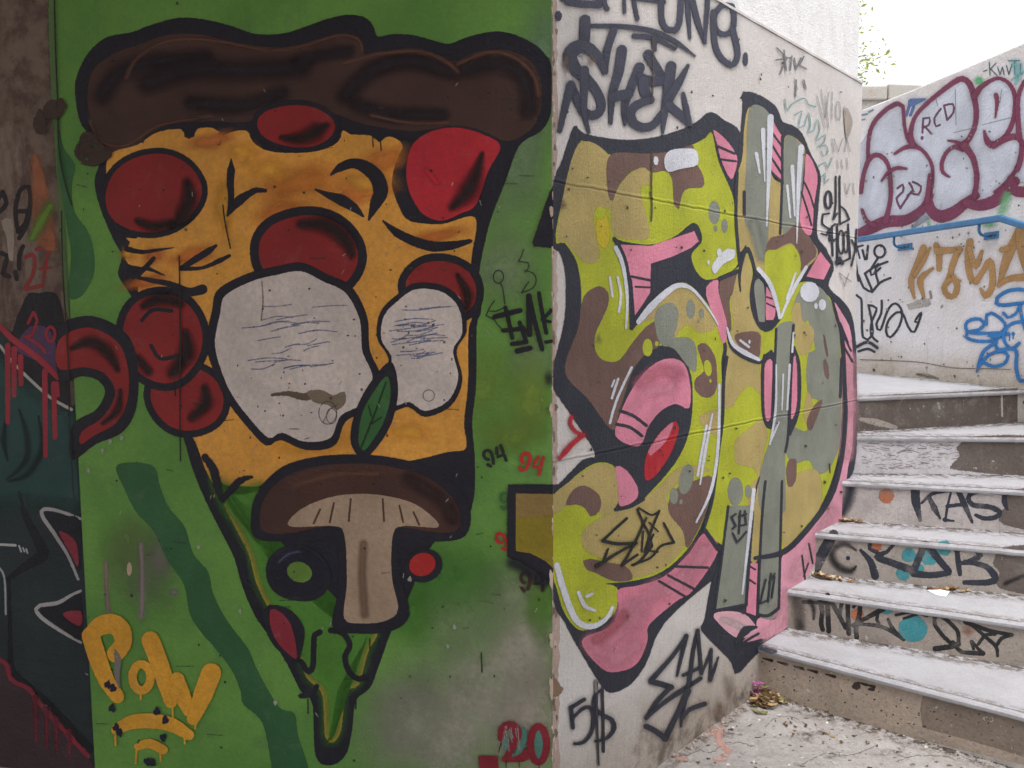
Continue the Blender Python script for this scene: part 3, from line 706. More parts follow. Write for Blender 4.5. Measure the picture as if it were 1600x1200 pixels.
t.ring(670, 618, 9, 9, 1.2, (96, 88, 82), mode='thin', feather=1.2).build()

t = Art('basil_leaf', SL, mural, 'dark green basil leaf between the two white cheeses')
t.fill('548,690 556,640 584,590 612,566 622,610 612,660 588,700 566,716', BKL).fill('560,690 566,646 588,606 606,588 610,620 600,658 580,692 568,704', (48, 92, 46)).line('564,700 584,650 603,598', 3, (24, 48, 28)).line('578,664 596,652', 2, (24, 48, 28)).line('580,650 576,634', 2, (24, 48, 28)); t.build()
t = Art('mushroom', SL, mural, 'brown mushroom slice standing on its pale stem')
t.fill('402,842 392,806 404,766 440,730 492,714 556,710 620,716 680,734 722,770 736,806 726,838 690,846 640,842 622,850 626,900 640,960 612,986 560,990 520,980 528,920 524,852 470,846', BKL)
t.fill('412,830 406,800 420,768 452,742 500,728 560,724 616,730 668,746 706,776 720,808 712,830 680,832 630,824 570,818 500,824 450,834', (66, 42, 36))
t.fill('452,822 470,796 520,776 580,772 640,784 674,806 684,824 630,822 614,836 612,900 622,952 602,970 566,974 538,966 542,910 538,836 520,822', (150, 128, 108))
for p in ('490,818 500,796', '515,816 522,786', '545,814 548,780', '600,814 598,780', '630,816 624,790', '655,820 646,800'): t.line(p, 3, (70, 48, 40))
t.line('570,960 566,900 568,850', 12, (112, 88, 72), feather=12, mode='soft').line('640,748 690,780 708,808', 22, (46, 30, 28), feather=20, mode='soft', split=False).line('460,760 520,742 590,740', 12, (88, 58, 46), feather=12, mode='soft'); t.build()
t = Art('olive_slice', SL, mural, 'dark olive ring left of the mushroom stem')
t.oval(466, 896, 52, 44, BKL, 18, wob=.03).oval(466, 895, 43, 36, (24, 24, 36), 18).oval(468, 894, 20, 16, (86, 116, 46), 18, feather=3).line('436,878 450,866 468,862', 5, (60, 62, 84), feather=5, mode='soft'); t.build()
t = Art('pepperoni', SL, mural, 'small bright red pepperoni piece right of the mushroom stem')
t.oval(662, 884, 30, 26, BKL, -20).oval(660, 882, 21, 18, (150, 34, 32), -20); t.build()
t = Art('pepperoni', SL, mural, 'small dark red pepperoni near the tip')
t.fill('228,700 262,690 310,708 345,750 352,790 330,870 290,850 250,810 228,760', BKL, l5)
t.fill('246,704 275,712 305,745 322,800 326,858 292,835 262,800 244,750', (122, 36, 48), l5); t.build()
t = Art('scratch', SL, corner_wall)
rnd = random.Random(11)
for i in range(190):
    x = rnd.uniform(120, 855); y = rnd.uniform(60, 1150); q = rnd.random()
    if q < .55: t.oval(x, y, rnd.uniform(.6, 2), rnd.uniform(.6, 2.2), (32, 30, 28), wob=.3, feather=1.6)
    elif q < .8: t.line([(x, y), (x + rnd.uniform(-4, 4), y + rnd.uniform(2, 8))], rnd.uniform(.8, 1.4), (150, 150, 138), feather=1.4, mode='thin')
    else: t.line([(x, y), (x + rnd.uniform(6, 26), y + rnd.uniform(-4, 4))], 1.3, (60, 62, 50), feather=1.3, mode='thin')
for p in ('85,0 87,80 90,160 92,230 100,280 112,320', '96,330 98,420 103,500 107,580 108,640 112,720 118,830', '280,400 281,470 282,560 281,640 282,720', '348,320 352,350 360,388', '752,1020 753,1050'):
    t.line(p, 2.2, (34, 32, 28), feather=1.8)
for x, y, rx, ry in ((82, 172, 16, 15), (62, 192, 9, 20), (138, 232, 20, 26), (146, 240, 26, 20), (95, 165, 8, 12)):
    t.oval(x, y, rx, ry, (58, 44, 38), wob=.16, feather=5, chip=.6)
for x, y in ((160, 704), (172, 690), (190, 684), (138, 735), (310, 855), (375, 955), (430, 1098), (710, 980), (700, 1010), (640, 905)):
    t.oval(x, y, 3, 4, (136, 140, 126), wob=.3, feather=4, chip=.6)
t.build()

# POW
t = Art('yellow_lettering', SL, corner_wall, 'yellow spray lettering reading POW')
Y = (192, 138, 44)
t.line('425,575 470,535 530,525 570,560 575,620 540,665', [70, 90, 95, 90, 80, 80], Y, l4, split=False).line('425,580 460,690 500,790 550,865', [85, 85, 75, 65], Y, l4, split=False)
t.ring(663, 775, 42, 62, 40, Y, l4).line('705,600 740,690 780,810 800,890', [85, 85, 80, 60], Y, l4, split=False).line('830,785 850,850 885,930', [70, 80, 60], Y, l4, split=False)
t.line('990,755 950,860 905,970', [95, 90, 60], Y, l4, split=False).line('805,880 825,830 845,800', 50, Y, l4)
t.line('545,1020 620,985 720,980 810,1000 885,1045', [50, 68, 72, 66, 50], Y, l4, split=False).line('645,1100 700,1085 765,1115', [36, 46, 44], Y, l4, split=False)
for p in ('808,900 810,965', '918,975 915,1015', '660,850 659,880', '540,1050 541,1092', '640,1110 636,1180', '750,1120 753,1165', '865,1060 866,1085'): t.line(p, 9, Y, l4, feather=2)
t.line('535,650 553,690 548,760 560,820', [16, 30, 26, 10], (110, 104, 100), l4, feather=3, chip=.55)
for x, y in ((545, 1010), (560, 1035), (735, 935), (775, 975), (525, 920), (505, 810), (765, 1058), (690, 1170), (715, 1175), (530, 825)): t.oval(x, y, 16, 20, (30, 30, 46), crop=l4, wob=.35, feather=3)
t.build()

# stencilled 94s
def stencil94(name, x, y, s, rot, col, which='94', label=None):
    t = Art(name, SL, corner_wall, label); c, q = math.cos(math.radians(rot)), math.sin(math.radians(rot))
    def X(P): return [(x + (u * c - v * q) * s, y + (u * q + v * c) * s) for u, v in P]
    def arc(cx, cy, rx, ry, a0, a1, n=9): return [(cx + rx * math.cos(math.radians(a0 + (a1 - a0) * i / n)), cy + ry * math.sin(math.radians(a0 + (a1 - a0) * i / n))) for i in range(n + 1)]
    if '9' in which:
        for A_ in (arc(0, -5, 5.5, 6.5, 105, 255), arc(0, -5, 5.5, 6.5, 285, 375) + [(5.3, 2), (3.5, 9)]): t.line(X(A_), 4.6 * s, col, split=False, feather=2)
        t.line(X([(-4.5, 8), (-1.5, 11.5)]), 4.6 * s, col, feather=2)
    if '4' in which:
        t.line(X([(15, -10), (12.5, -2)]), 4.4 * s, col, feather=2); t.line(X([(12, 2.5), (18, 2.5)]), 4.2 * s, col, feather=2); t.line(X([(21.5, -11), (21.5, -1)]), 4.6 * s, col, feather=2); t.line(X([(21.5, 4), (21.5, 11)]), 4.6 * s, col, feather=2)
    t.build()
stencil94('stencil_number', 764, 716, 1.12, -20, (34, 34, 36), label='black stencilled 94')
stencil94('stencil_number', 820, 722, 1.22, 14, (160, 40, 42), label='red stencilled 94')
stencil94('stencil_number', 785, 846, 1.15, -30, (156, 32, 36), '9', label='red stencilled 9 cut off by the yellow stroke')
stencil94('stencil_number', 789, 783, 1.1, 0, (52, 92, 48), '9', label='faint green stencilled 9')
stencil94('stencil_number', 821, 909, 1.25, 0, (58, 38, 32), label='brown stencilled 94')

t = Art('red_number', SL, corner_wall, 'dark red sprayed number 20 with teal shadow')
TEAL = (70, 112, 100); R2 = (116, 30, 40)
t.line('330,900 350,1000 420,1090 460,1090', 60, TEAL, b20).line('520,800 520,900 450,1080', [50, 70, 60], TEAL, b20, split=False)
t.line('285,890 300,800 370,755 440,790 455,870 400,980 350,1090', [70, 90, 95, 95, 90, 80, 70], R2, b20, split=False).line('320,1110 430,1110 530,1080 540,1030', [60, 60, 110, 60], R2, b20, split=False)
t.oval(676, 960, 82, 160, TEAL, crop=b20).ring(676, 955, 84, 186, 76, R2, b20)
t.fill('50,1070 255,1078 262,1290 60,1290', R2, b20, smooth=False)
rnd = random.Random(4)
for i in range(16):
    x = rnd.uniform(300, 480); y = rnd.uniform(740, 960); t.line([(740 + x * .15, 1020 + y * .15), (740 + (x + rnd.uniform(-20, 30)) * .15, 1020 + (y + rnd.uniform(60, 160)) * .15)], 1.2, (150, 140, 140), mode='thin', feather=1.2)
for p in ('340,1120 338,1200', '475,1130 476,1190', '680,1150 682,1210', '285,940 260,1040'): t.line(p, 8, (60, 24, 28), b20, feather=1.5)
t.build()

# tag beside the slice and on the corner
t = Art('spray_tag', SL, corner_wall, 'small black tag beside the pizza')
for p, w in (('292,580 450,540', 32), ('358,520 380,610 402,712', 26), ('345,665 400,662 450,655', 28), ('448,615 470,680 490,738', 26), ('400,750 490,738', 28), ('432,795 512,776', 34), ('505,450 506,560 510,690', 34), ('448,625 510,690', 22), ('508,455 545,620 588,782', 30), ('568,432 590,560 614,680', 26), ('590,598 645,540', 24), ('590,600 640,612', 20), ('612,738 645,733', 22)):
    t.line(p, w, (26, 25, 32), l6, feather=2.2)
for p in ('472,160 455,210 440,232 500,242 507,265 485,300', '478,292 530,305 552,350 530,400 460,430 480,395 505,362', '330,370 345,420 355,500', '290,480 262,520 238,572 290,600 310,630 335,655', '262,545 300,545 345,525'):
    t.line(p, 8, (40, 46, 40), l6, feather=1.5, mode='crisp')
t.ring(315, 330, 32, 40, 8, (40, 46, 40), l6, feather=1.5)
t.build()

# ======================================================= the part of the 5 that turns on to the green face
num = Art('number_graffiti', SR, corner_wall, 'camouflage number 56 with black outline and pink sides')
numL = Art('number_graffiti', SL, corner_wall, 'end strokes of the 5 wrapping on to the green face')
numL.fill('866,288 858,302 842,349 832,379 834,385 846,386 866,389', BKL, smooth=False, feather=4)
numL.fill('866,757 794,757 793,790 792,870 812,878 838,894 858,912 866,928', BKL, smooth=False, feather=5)
numL.line('800,880 830,895 850,912', 16, BKL, feather=14, mode='soft').oval(858, 592, 8, 14, BKL, feather=8, mode='soft')
numL.fill('866,772 806,771 806,812 866,808', (122, 100, 56), smooth=False).fill('806,810 866,806 866,888 851,876 828,864 806,861', (118, 104, 26), smooth=False)
numL.build()

# pale chamfer where the corner has worn
t = Art('worn_edge', SR, corner_wall)
rnd = random.Random(2); P = []
for y in range(-10, 1330, 9): P.append((862, y))
for y in range(1325, -11, -9): P.append((870.5 + (y > 900) * 3 + rnd.uniform(-2.2, 1.8), y))
t.fill(P, (196, 172, 160), smooth=False, feather=2.0)
for i in range(60):
    y = rnd.uniform(0, 1200); t.oval(866 + rnd.uniform(-3, 4), y, rnd.uniform(1, 3), rnd.uniform(2, 8), rnd.choice([(150, 126, 112), (128, 104, 90), (214, 198, 186)]), wob=.3, feather=2)
t.oval(868, 1076, 10, 14, (150, 122, 98), wob=.3, feather=5).build()

t = Art('worn_edge', SL, corner_wall); rnd = random.Random(12)
for i in range(60):
    y = rnd.uniform(-5, 1190); t.oval(864.5 - rnd.random(), y, rnd.uniform(.6, 2.4), rnd.uniform(2, 9), rnd.choice([(196, 176, 164), (176, 156, 144), (206, 190, 178)]), wob=.4, feather=1.8, chip=.6)
for y, h in ((1075, 16), (640, 10), (905, 14), (330, 8), (1000, 12)): t.oval(863, y, 5, h, (178, 160, 146), wob=.4, feather=2)
t.build()
# black silhouette of both figures
num.fill('897,197 912,208 959,217 1006,217 1053,206 1087,191 1109,175 1131,187 1158,212 1159,300 1165,420 1150,560 1150,700 1140,850 1120,900 1106,912 1056,955 1028,990 1010,1036 987,1068 959,1082 941,1073 904,1013 882,972 864,928 864,757 872,757 911,718 930,709 891,647 864,606 864,576 880,510 884,467 882,420 873,393 864,388 864,292 880,245', BK, feather=4)
num.fill('1156,215 1157,152 1168,143 1190,150 1213,167 1223,190 1237,195 1253,208 1267,240 1282,273 1280,310 1277,367 1290,387 1303,417 1295,447 1317,470 1330,490 1337,530 1339,600 1339,690 1334,735 1325,752 1310,800 1292,840 1255,900 1240,960 1225,990 1183,1022 1157,1050 1148,1053 1143,1036 1127,1018 1096,985 1101,966 1110,915 1124,850 1100,700', BK, feather=4)
num = num.build()

body = Art('camouflage_fill', SR, num)
body.fill('902,227 930,237 967,243 1007,242 1047,237 1080,227 1103,215 1112,207 1123,253 1145,307 1149,350 1153,413 1103,437 1080,402 1097,375 1085,348 1053,370 1017,382 973,377 960,373 977,407 983,463 987,513 998,503 1020,477 1040,457 1060,442 1080,447 1107,477 1122,503 1130,540 1127,569 1130,629 1127,679 1116,743 1101,807 1074,858 1033,894 987,908 946,912 964,918 964,949 950,968 927,981 904,984 882,958 870,920 864,890 864,771 868,773 900,743 927,725 948,723 962,732 968,757 966,784 962,796 992,789 1019,766 1060,716 1079,665 1082,606 1076,574 1065,560 1053,543 1033,540 1013,550 990,577 969,638 957,672 920,625 883,580 903,513 908,477 907,440 900,407 883,380 868,367', LIME, feather=2.5)
pt = lambda s_, c, k=A1, **kw: body.fill(s_, c, k, feather=kw.pop('feather', 2), **kw)
pt('902,228 953,245 950,303 957,313 955,327 937,323 928,333 930,367 937,393 932,410 913,410 900,397 883,377 870,366', TAN)
pt('953,243 1010,240 1050,236 1083,227 1082,247 1093,263 1100,280 1097,293 1070,297 1060,327 1053,320 1050,280 1040,267 1020,270 1007,263 987,268 967,290 958,313 950,303', BRN)
pt('958,313 973,283 1000,262 1013,267 1017,287 1003,290 1002,307 1010,337 1013,372 975,373 959,367 955,347', TAN)
body.oval(942, 358, 11, 30, (214, 190, 30), -4, feather=5).oval(938, 333, 9, 11, (188, 196, 30), feather=3)
pt('908,477 917,457 937,447 950,457 950,477 940,500 930,523 930,547 943,563 967,563 990,533 1013,508 1027,505 1030,540 1013,550 990,577 969,638 957,672 920,625 883,580 903,513', BRN)
body.oval(1012, 543, 8, 14, LIME).oval(1026, 537, 3, 4, LIME)
pt('1000,502 1027,473 1053,450 1080,455 1105,480 1119,510 1093,520 1073,507 1053,527 1060,487 1047,473 1030,477 1023,497', TAN)
pt('1023,493 1033,477 1050,473 1060,487 1057,513 1053,527 1073,527 1087,540 1087,580 1076,574 1053,545 1033,539 1025,517', GRY)
body.oval(1079, 483, 7, 15, GRY).oval(1096, 490, 4, 8, GRY).oval(1091, 502, 2, 3, GRY).oval(1116, 332, 9, 18, GRY).oval(1132, 353, 5, 11, GRY).oval(1118, 357, 3, 5, GRY)
pt('1090,540 1103,537 1117,557 1120,580 1120,606 1111,620 1097,620 1085,606 1088,590 1100,580 1095,560', BRN)
body.oval(1106, 575, 6, 13, LIME, -8).oval(1110, 595, 2, 3, LIME)
pt('1092,652 1122,642 1127,679 1106,674', TAN)
pt('1065,729 1110,734 1083,743 1046,766 1046,798 1065,816 1069,853 1033,890 987,903 978,890 918,862 909,835 927,816 950,803 992,789 1028,761', TAN)
pt('1046,780 1060,761 1083,752 1112,745 1106,789 1097,815 1074,856 1067,830 1046,803', BRN)
body.oval(1072, 749, 11, 24, GRY, 12).oval(1053, 775, 7, 13, GRY).oval(1064, 784, 3, 4, GRY)
pt('911,876 922,873 945,878 978,885 988,905 960,908 930,895 917,890', BRN)
pt('864,775 900,745 927,727 948,725 961,734 967,757 960,796 945,803 936,805 936,775 914,760 895,768 884,790 864,803', TAN)
pt('884,789 895,766 914,759 937,775 937,798 923,807 914,794 900,788', BRN)
body = body.build()

six = Art('camouflage_fill', SR, num)
six.fill('1160,245 1149,285 1150,330 1154,395 1165,383 1173,398 1179,423 1196,440 1210,470 1218,500 1235,455 1260,420 1278,393 1250,345 1257,253 1255,227 1227,213 1223,280 1204,268 1206,188 1172,167 1163,200', TAN)
ps = lambda s_, c, k=A1, **kw: six.fill(s_, c, k, feather=kw.pop('feather', 2), **kw)
six.fill('1153,418 1168,395 1176,425 1172,455 1174,485 1186,508 1200,518 1215,505 1222,495 1240,450 1262,440 1285,455 1300,470 1308,500 1313,540 1315,600 1315,654 1308,719 1290,775 1262,822 1225,859 1180,872 1129,852 1101,822 1113,780 1122,710 1129,654 1131,593 1136,545 1130,515 1125,440', LIME)
ps('1172,168 1206,185 1203,262 1201,352 1196,395 1180,372 1163,340 1166,260', GRY)
ps('1228,214 1254,229 1256,255 1249,345 1240,372 1224,368 1222,290', GRY)
six.line('1178,350 1184,375 1190,400', 18, GRY, feather=14, mode='soft')
ps('1196,392 1204,372 1226,366 1240,352 1250,348 1276,393 1262,412 1252,425 1248,398 1236,380 1212,390 1205,395', BRN)
ps('1196,395 1214,390 1236,382 1249,398 1250,424 1235,452 1218,497 1210,470 1197,440', LIME)
ps('1125,439 1152,428 1150,447 1140,470 1143,503 1140,520 1130,515', BRN)
ps('1154,420 1166,398 1175,425 1172,455 1174,485 1186,508 1190,540 1187,556 1187,575 1190,617 1173,603 1155,617 1145,635 1131,635 1132,590 1138,533 1146,505 1142,475', TAN)
ps('1148,524 1185,519 1188,542 1185,558 1164,551', BRN)
ps('1148,710 1150,687 1173,668 1192,655 1199,682 1192,710 1185,752 1180,733 1150,724', TAN)
ps('1170,768 1188,752 1192,800 1186,872 1170,872', TAN)
six.oval(1149, 768, 12, 22, GRY).oval(1169, 768, 5, 11, GRY).oval(1206, 775, 21, 40, GRY)
ps('1240,480 1255,448 1280,448 1297,470 1306,500 1312,530 1314,654 1311,696 1295,733 1276,740 1264,719 1241,724 1228,706 1226,663 1253,673 1264,668 1280,626 1264,621 1260,584 1264,551 1274,547 1262,500 1250,520', GRY)
ps('1237,482 1250,473 1254,500 1272,515 1266,547 1252,555 1243,535', TAN)
ps('1255,649 1262,612 1269,626 1267,649 1260,661', TAN); ps('1260,661 1271,635 1285,624 1281,640 1267,673', BRN); six.oval(1291, 577, 4, 16, BRN, -8).oval(1290, 540, 2, 18, BRN, -10)
ps('1225,765 1243,742 1267,733 1281,742 1283,789 1257,822 1225,856', TAN)
ps('1228,733 1234,717 1244,717 1243,752 1232,761', BRN)
ps('1213,512 1241,505 1237,551 1232,673 1227,705 1227,798 1220,808 1218,950 1184,957 1192,808 1185,761 1194,714 1206,673 1211,561', GRY)
ps('1138,791 1176,789 1166,943 1117,952', GRY, smooth=False)
six = six.build()

edge = Art('pink_side', SR, num)
pp = lambda s_, c=PINK, k=A1, **kw: edge.fill(s_, c, k, feather=kw.pop('feather', 2.2), **kw)
pp('970,382 1017,384 1047,374 1085,361 1092,377 1080,387 1053,400 1017,412 1016,457 992,493 988,440', smooth=False)
pp('1115,203 1133,217 1148,237 1152,253 1143,280 1128,253 1120,223'); pp('1108,443 1122,437 1123,457 1137,513 1130,537 1120,507 1103,460')
pp('971,642 992,601 1019,571 1046,560 1069,569 1079,606 1076,638 1056,631 1033,642 1014,665 998,697 962,681')
edge.line('1000,600 1030,580 1060,585', 20, (206, 120, 140), feather=22, mode='haze').line('985,640 1010,615 1050,605', 18, (234, 154, 176), feather=16, mode='haze')
pp('1010,711 1033,674 1056,658 1061,668 1051,702 1028,739 1009,750', (196, 30, 48)); pp('1012,706 1033,675 1052,660 1040,690 1016,712', (226, 130, 150))
pp('962,729 978,734 996,761 994,780 969,791 966,761')
pp('1101,833 1122,860 1083,922 1056,940 1014,977 1012,1000 996,1036 969,1049 941,1045 909,1002 950,981 966,954 966,922 996,915 1037,901 1074,867', (222, 132, 155))
for p in ('925,1005 960,1030 990,1010', '975,960 1000,940 1030,920', '1040,925 1070,900 1100,860', '950,1000 985,975 1000,950'): edge.line(p, 26, (230, 152, 172), mode='haze', split=False)
edge.line('930,1000 950,990 975,960', 14, (200, 108, 122), feather=16, mode='haze')
pp('1208,190 1223,214 1222,284 1204,268', smooth=False); pp('1260,240 1277,273 1272,320 1267,367 1250,347 1257,280'); pp('1282,393 1298,414 1287,437 1260,432', smooth=False)
pp('1300,468 1316,490 1330,522 1333,600 1332,690 1324,738 1318,800 1300,840 1262,900 1240,960 1224,985 1186,1000 1160,1003 1180,985 1185,966 1216,962 1221,873 1262,832 1297,780 1314,722 1321,654 1320,600 1318,530 1310,500', (230, 160, 182))
for p in ('1326,560 1328,640 1322,710', '1300,800 1270,850 1240,900', '1230,930 1215,975 1195,992'): edge.line(p, 20, (234, 172, 186), mode='haze', split=False)
pp('1178,440 1193,443 1195,503 1186,503', GRY); pp('1198,447 1207,460 1212,483 1208,500 1197,500')
pp('1171,880 1184,880 1181,962 1166,957', smooth=False); pp('1115,964 1131,955 1164,960 1182,985 1152,997', (230, 178, 190)); edge.line('1130,968 1150,975 1165,985', 10, (214, 200, 200), feather=14, mode='haze')
edge.build()

ink = Art('outline', SR, num)
ki = lambda p, w, k=A1, **kw: ink.line(p, w, BK, k, feather=kw.pop('feather', 2), **kw)
for p, w in (('987,432 1016,438', 4), ('993,448 1015,449', 3), ('1120,228 1148,240', 4), ('1127,249 1150,252', 3.5), ('969,642 990,650 1010,665', 5), ('964,663 985,668 1003,681', 5), ('1044,899 1088,922', 4), ('1030,908 1072,933', 4), ('1056,885 1106,887', 4),
             ('1207,208 1223,230', 3.5), ('1206,226 1222,252', 3.5), ('1205,246 1222,272', 3.5), ('1204,268 1223,286', 4), ('1222,214 1222,290 1219,365', 4), ('1257,285 1266,305 1272,325', 3), ('1252,300 1262,330 1268,352', 3), ('1198,464 1210,468', 2.5), ('1198,474 1211,480', 2.5),
             ('1163,300 1163,335', 5), ('1152,270 1150,340 1156,415', 5), ('1157,455 1156,425 1166,388 1174,402 1180,425', [2, 5, 6, 6, 5]), ('1180,425 1196,440 1207,456', 6),
             ('962,796 985,791 1005,780', 6), ('1253,868 1258,905', 3), ('1264,850 1270,880', 3), ('1256,900 1263,880', 2.5),
             ('960,373 977,407 985,463 987,513', 6), ('987,513 998,500 1020,474 1040,454 1060,440', 4), ('1125,435 1152,424', 7), ('1172,885 1180,890', 3), ('1170,905 1180,912', 3)): ki(p, w, split=False)
# oval hole of the 6 and the slots beside its bar
ki('1178,437 1188,432 1200,441 1210,462 1217,494 1204,514 1190,513 1178,490 1174,462 1178,437', 5, split=False)
ink.fill('1190,565 1198,552 1212,556 1208,672 1198,668 1190,640', BK).fill('1236,545 1248,556 1252,592 1250,640 1241,668 1231,675', BK)
ink.fill('1195,570 1204,561 1207,565 1204,654 1200,659 1195,645', PINK).fill('1240,558 1245,570 1245,631 1238,655 1236,654', PINK)
for p, w in (('1213,514 1211,561 1206,660', 4), ('1240,508 1236,560 1232,673 1227,706', 4), ('1138,791 1128,870 1117,952', 4), ('1176,789 1182,762 1187,745', [4, 3, 1]), ('1176,800 1171,870 1166,943', 5), ('1115,955 1140,950 1166,945', 5),
             ('1196,752 1190,820 1184,957', 4), ('1222,752 1220,830 1217,950', 4), ('1184,960 1200,962 1217,950', 5), ('1136,558 1131,593 1129,654 1122,710 1113,780 1101,822', 5), ('1137,512 1142,540 1160,556 1185,566 1200,560', [4, 6, 7, 6, 4]),
             ('1180,872 1225,862 1262,826 1297,778 1314,722 1321,654 1320,600 1317,530 1308,496 1300,466', [6, 9, 9, 8, 7, 7, 6, 5, 5, 4]), ('1101,828 1122,858', 7), ('1190,1000 1160,1006 1185,990', 4), ('1313,505 1325,535', 3), ('1316,520 1330,548', 3), ('1318,540 1332,565', 3), ('1296,725 1297,738', 2), ('1315,560 1313,620', 4)): ki(p, w, split=False)
for p, w in (('1150,1005 1165,985 1182,980', [6, 14, 4]),): ki(p, w, split=False)
ink.build()

hl = Art('highlight', SR, num)
wi = lambda p, w, k=A1, **kw: hl.line(p, w, WHT, k, feather=kw.pop('feather', 2.2), split=False, **kw)
hl.fill('1038,248 1047,235 1070,232 1088,235 1090,257 1067,263 1043,268', WHT).oval(1025, 251, 4, 7, WHT).fill('1112,417 1120,403 1137,388 1148,390 1147,403 1130,413 1117,428', WHT).oval(1124, 395, 4, 7, WHT).oval(1107, 410, 2, 4, WHT)
for p, w in (('962,387 973,413 980,463 978,513', [7, 6, 5, 3]), ('965,433 970,460 967,487', 4), ('953,433 957,463', 4), ('998,503 1015,482 1040,458 1060,446 1082,452 1107,482 1122,507', [8, 11, 10, 8, 5, 3, 2]), ('1124,601 1122,697 1111,766 1088,816', [4, 5, 5, 3]), ('1113,647 1101,711 1094,757', [3, 5, 2]), ('1104,665 1090,743', 4),
             ('987,574 964,624 953,661', 4), ('966,592 956,622', 4), ('960,594 956,604', 3), ('870,883 882,926 900,968 923,979 946,968 957,949', [9, 10, 10, 9, 7, 5]), ('904,926 914,947 930,954', [6, 7, 4]), ('917,932 925,928', 5),
             ('1204,183 1202,253 1198,353', [10, 8, 2]), ('1192,203 1195,283', [7, 2]), ('1182,240 1187,270', [6, 3]), ('1252,230 1248,287 1245,380', [9, 7, 1]), ('1238,260 1242,337', [6, 3]), ('1230,290 1235,340', [4, 3]),
             ('1185,420 1203,443 1215,480 1218,497', [6, 7, 6, 4]), ('1260,417 1237,457 1220,497', [5, 6, 3]), ('1243,427 1230,467', [3, 5]), ('1136,512 1145,537 1164,551 1186,562', [3, 6, 8, 5]), ('1157,532 1170,542', 4), ('1213,570 1212,640 1203,694', [2, 4, 3]), ('1234,570 1230,640', [4, 3]), ('1224,585 1222,640', [3, 2]), ('1217,660 1204,690', 3), ('1240,520 1238,550', 3), ('1178,765 1170,840 1160,928', [6, 5, 3])): wi(p, w)
hl.oval(1265, 456, 15, 16, WHT, feather=3).oval(1285, 476, 6, 9, WHT, feather=3).oval(1275, 478, 3, 5, WHT).oval(1171, 534, 2, 3, WHT)
hl.build()

# ======================================================= tags on the plaster face
INK = (62, 64, 82)
t = Art('spray_tag', SR, corner_wall, 'dark grey tag cut off by the top of the ledge')
for p, w in (('128,-40 122,5 180,18 275,22 282,-40', 38), ('298,-30 305,20 318,45', 22), ('400,-60 404,60', 16), ('440,-60 455,30 468,95', 20), ('452,-10 520,0 600,10', 22), ('590,-60 588,90 615,145 655,150 678,110 688,-60', 30), ('716,-60 722,60 730,190', [26, 26, 12]), ('738,-20 770,110 805,212', [30, 30, 16]), ('822,-40 812,100 804,212', [26, 22, 16])): t.line(p, w, INK, c1, feather=3)
t.line('940,30 890,28 852,80 862,150 905,172 945,140 950,60 935,30', 28, INK, c1, split=False, feather=3).line('848,60 852,200 880,280 935,325 962,300 968,250 945,150', 30, INK, c1, split=False, feather=3)
t.oval(1008, 295, 14, 36, INK, crop=c1, feather=4).oval(72, 80, 18, 27, INK, crop=c1, feather=4).oval(95, -5, 16, 14, INK, crop=c1, feather=3); t.build()
t = Art('spray_tag', SR, corner_wall, 'dark grey tag reading SHEK under two curved lines')
t.line('240,130 400,133 550,158 660,210 755,280', [22, 25, 28, 26, 8], INK, c1, split=False, feather=3).line('452,180 560,193 655,245', [26, 26, 16], INK, c1, split=False, feather=3).line('553,190 556,250', [26, 16], INK, c1, feather=3)
for p, w in (('352,170 348,330', 92), ('600,250 555,370 530,480 522,610', [60, 66, 66, 50]), ('522,610 470,500 395,420 310,395 235,440 225,500 280,600 370,680 450,780 490,880 470,960 410,985 350,960 300,880 235,730', [50, 80, 100, 116, 122, 118, 104, 90, 80, 76, 76, 80, 80, 80, 70]), ('232,725 195,860 135,1115', [76, 64, 40]), ('345,600 345,780 345,960 385,1130', [80, 60, 50, 26]),
             ('665,425 640,600 585,800 570,1050', [88, 86, 70, 30]), ('815,575 745,740 690,900 692,1060', [90, 76, 62, 26]), ('590,825 720,800', 86), ('888,465 960,580 1010,640', [84, 80, 60]), ('1010,690 900,690 820,650', [80, 90, 60]), ('850,690 860,780 910,850', [90, 90, 70]), ('910,850 800,890 745,950 760,1040 840,1085 930,1065 1000,975', [60, 76, 76, 80, 76, 70, 60]),
             ('1085,565 1060,760 1030,950 1014,1130', [92, 88, 66, 22]), ('1228,560 1150,700 1060,850', [30, 70, 80]), ('1065,890 1140,960 1230,1040', [70, 76, 60]), ('1188,800 1215,930 1245,1060', [36, 50, 36])): t.line(p, w, INK, q7, split=False, feather=3.2)
t.build()
t = Art('spray_tag', SR, corner_wall, 'thin black tag beside the foot of the number')
for p, w in (('850,135 830,220 792,385', [28, 26, 14]), ('850,140 760,265 632,410', [24, 26, 32]), ('632,420 690,435 755,455', 36), ('755,455 670,540 600,648', [26, 30, 24]), ('600,648 700,560 800,490 940,400', [20, 26, 32, 24]), ('832,380 940,330', 22), ('922,100 895,220 868,420 830,600 818,700', [20, 24, 26, 24, 12]), ('922,100 935,240 945,370', 22), ('945,370 980,290 1006,220', 18), ('1006,220 1000,410', 20), ('1000,410 1030,330 1050,268', [22, 18, 8]), ('862,480 790,630 718,775', [40, 32, 40]), ('718,775 660,730 600,700', 34), ('822,650 870,595 965,560', [22, 26, 30])): t.line(p, w, BK, c8, feather=2.2)
t.build()
t = Art('spray_tag', SR, corner_wall, 'thin black 5 and dollar sign near the ground')
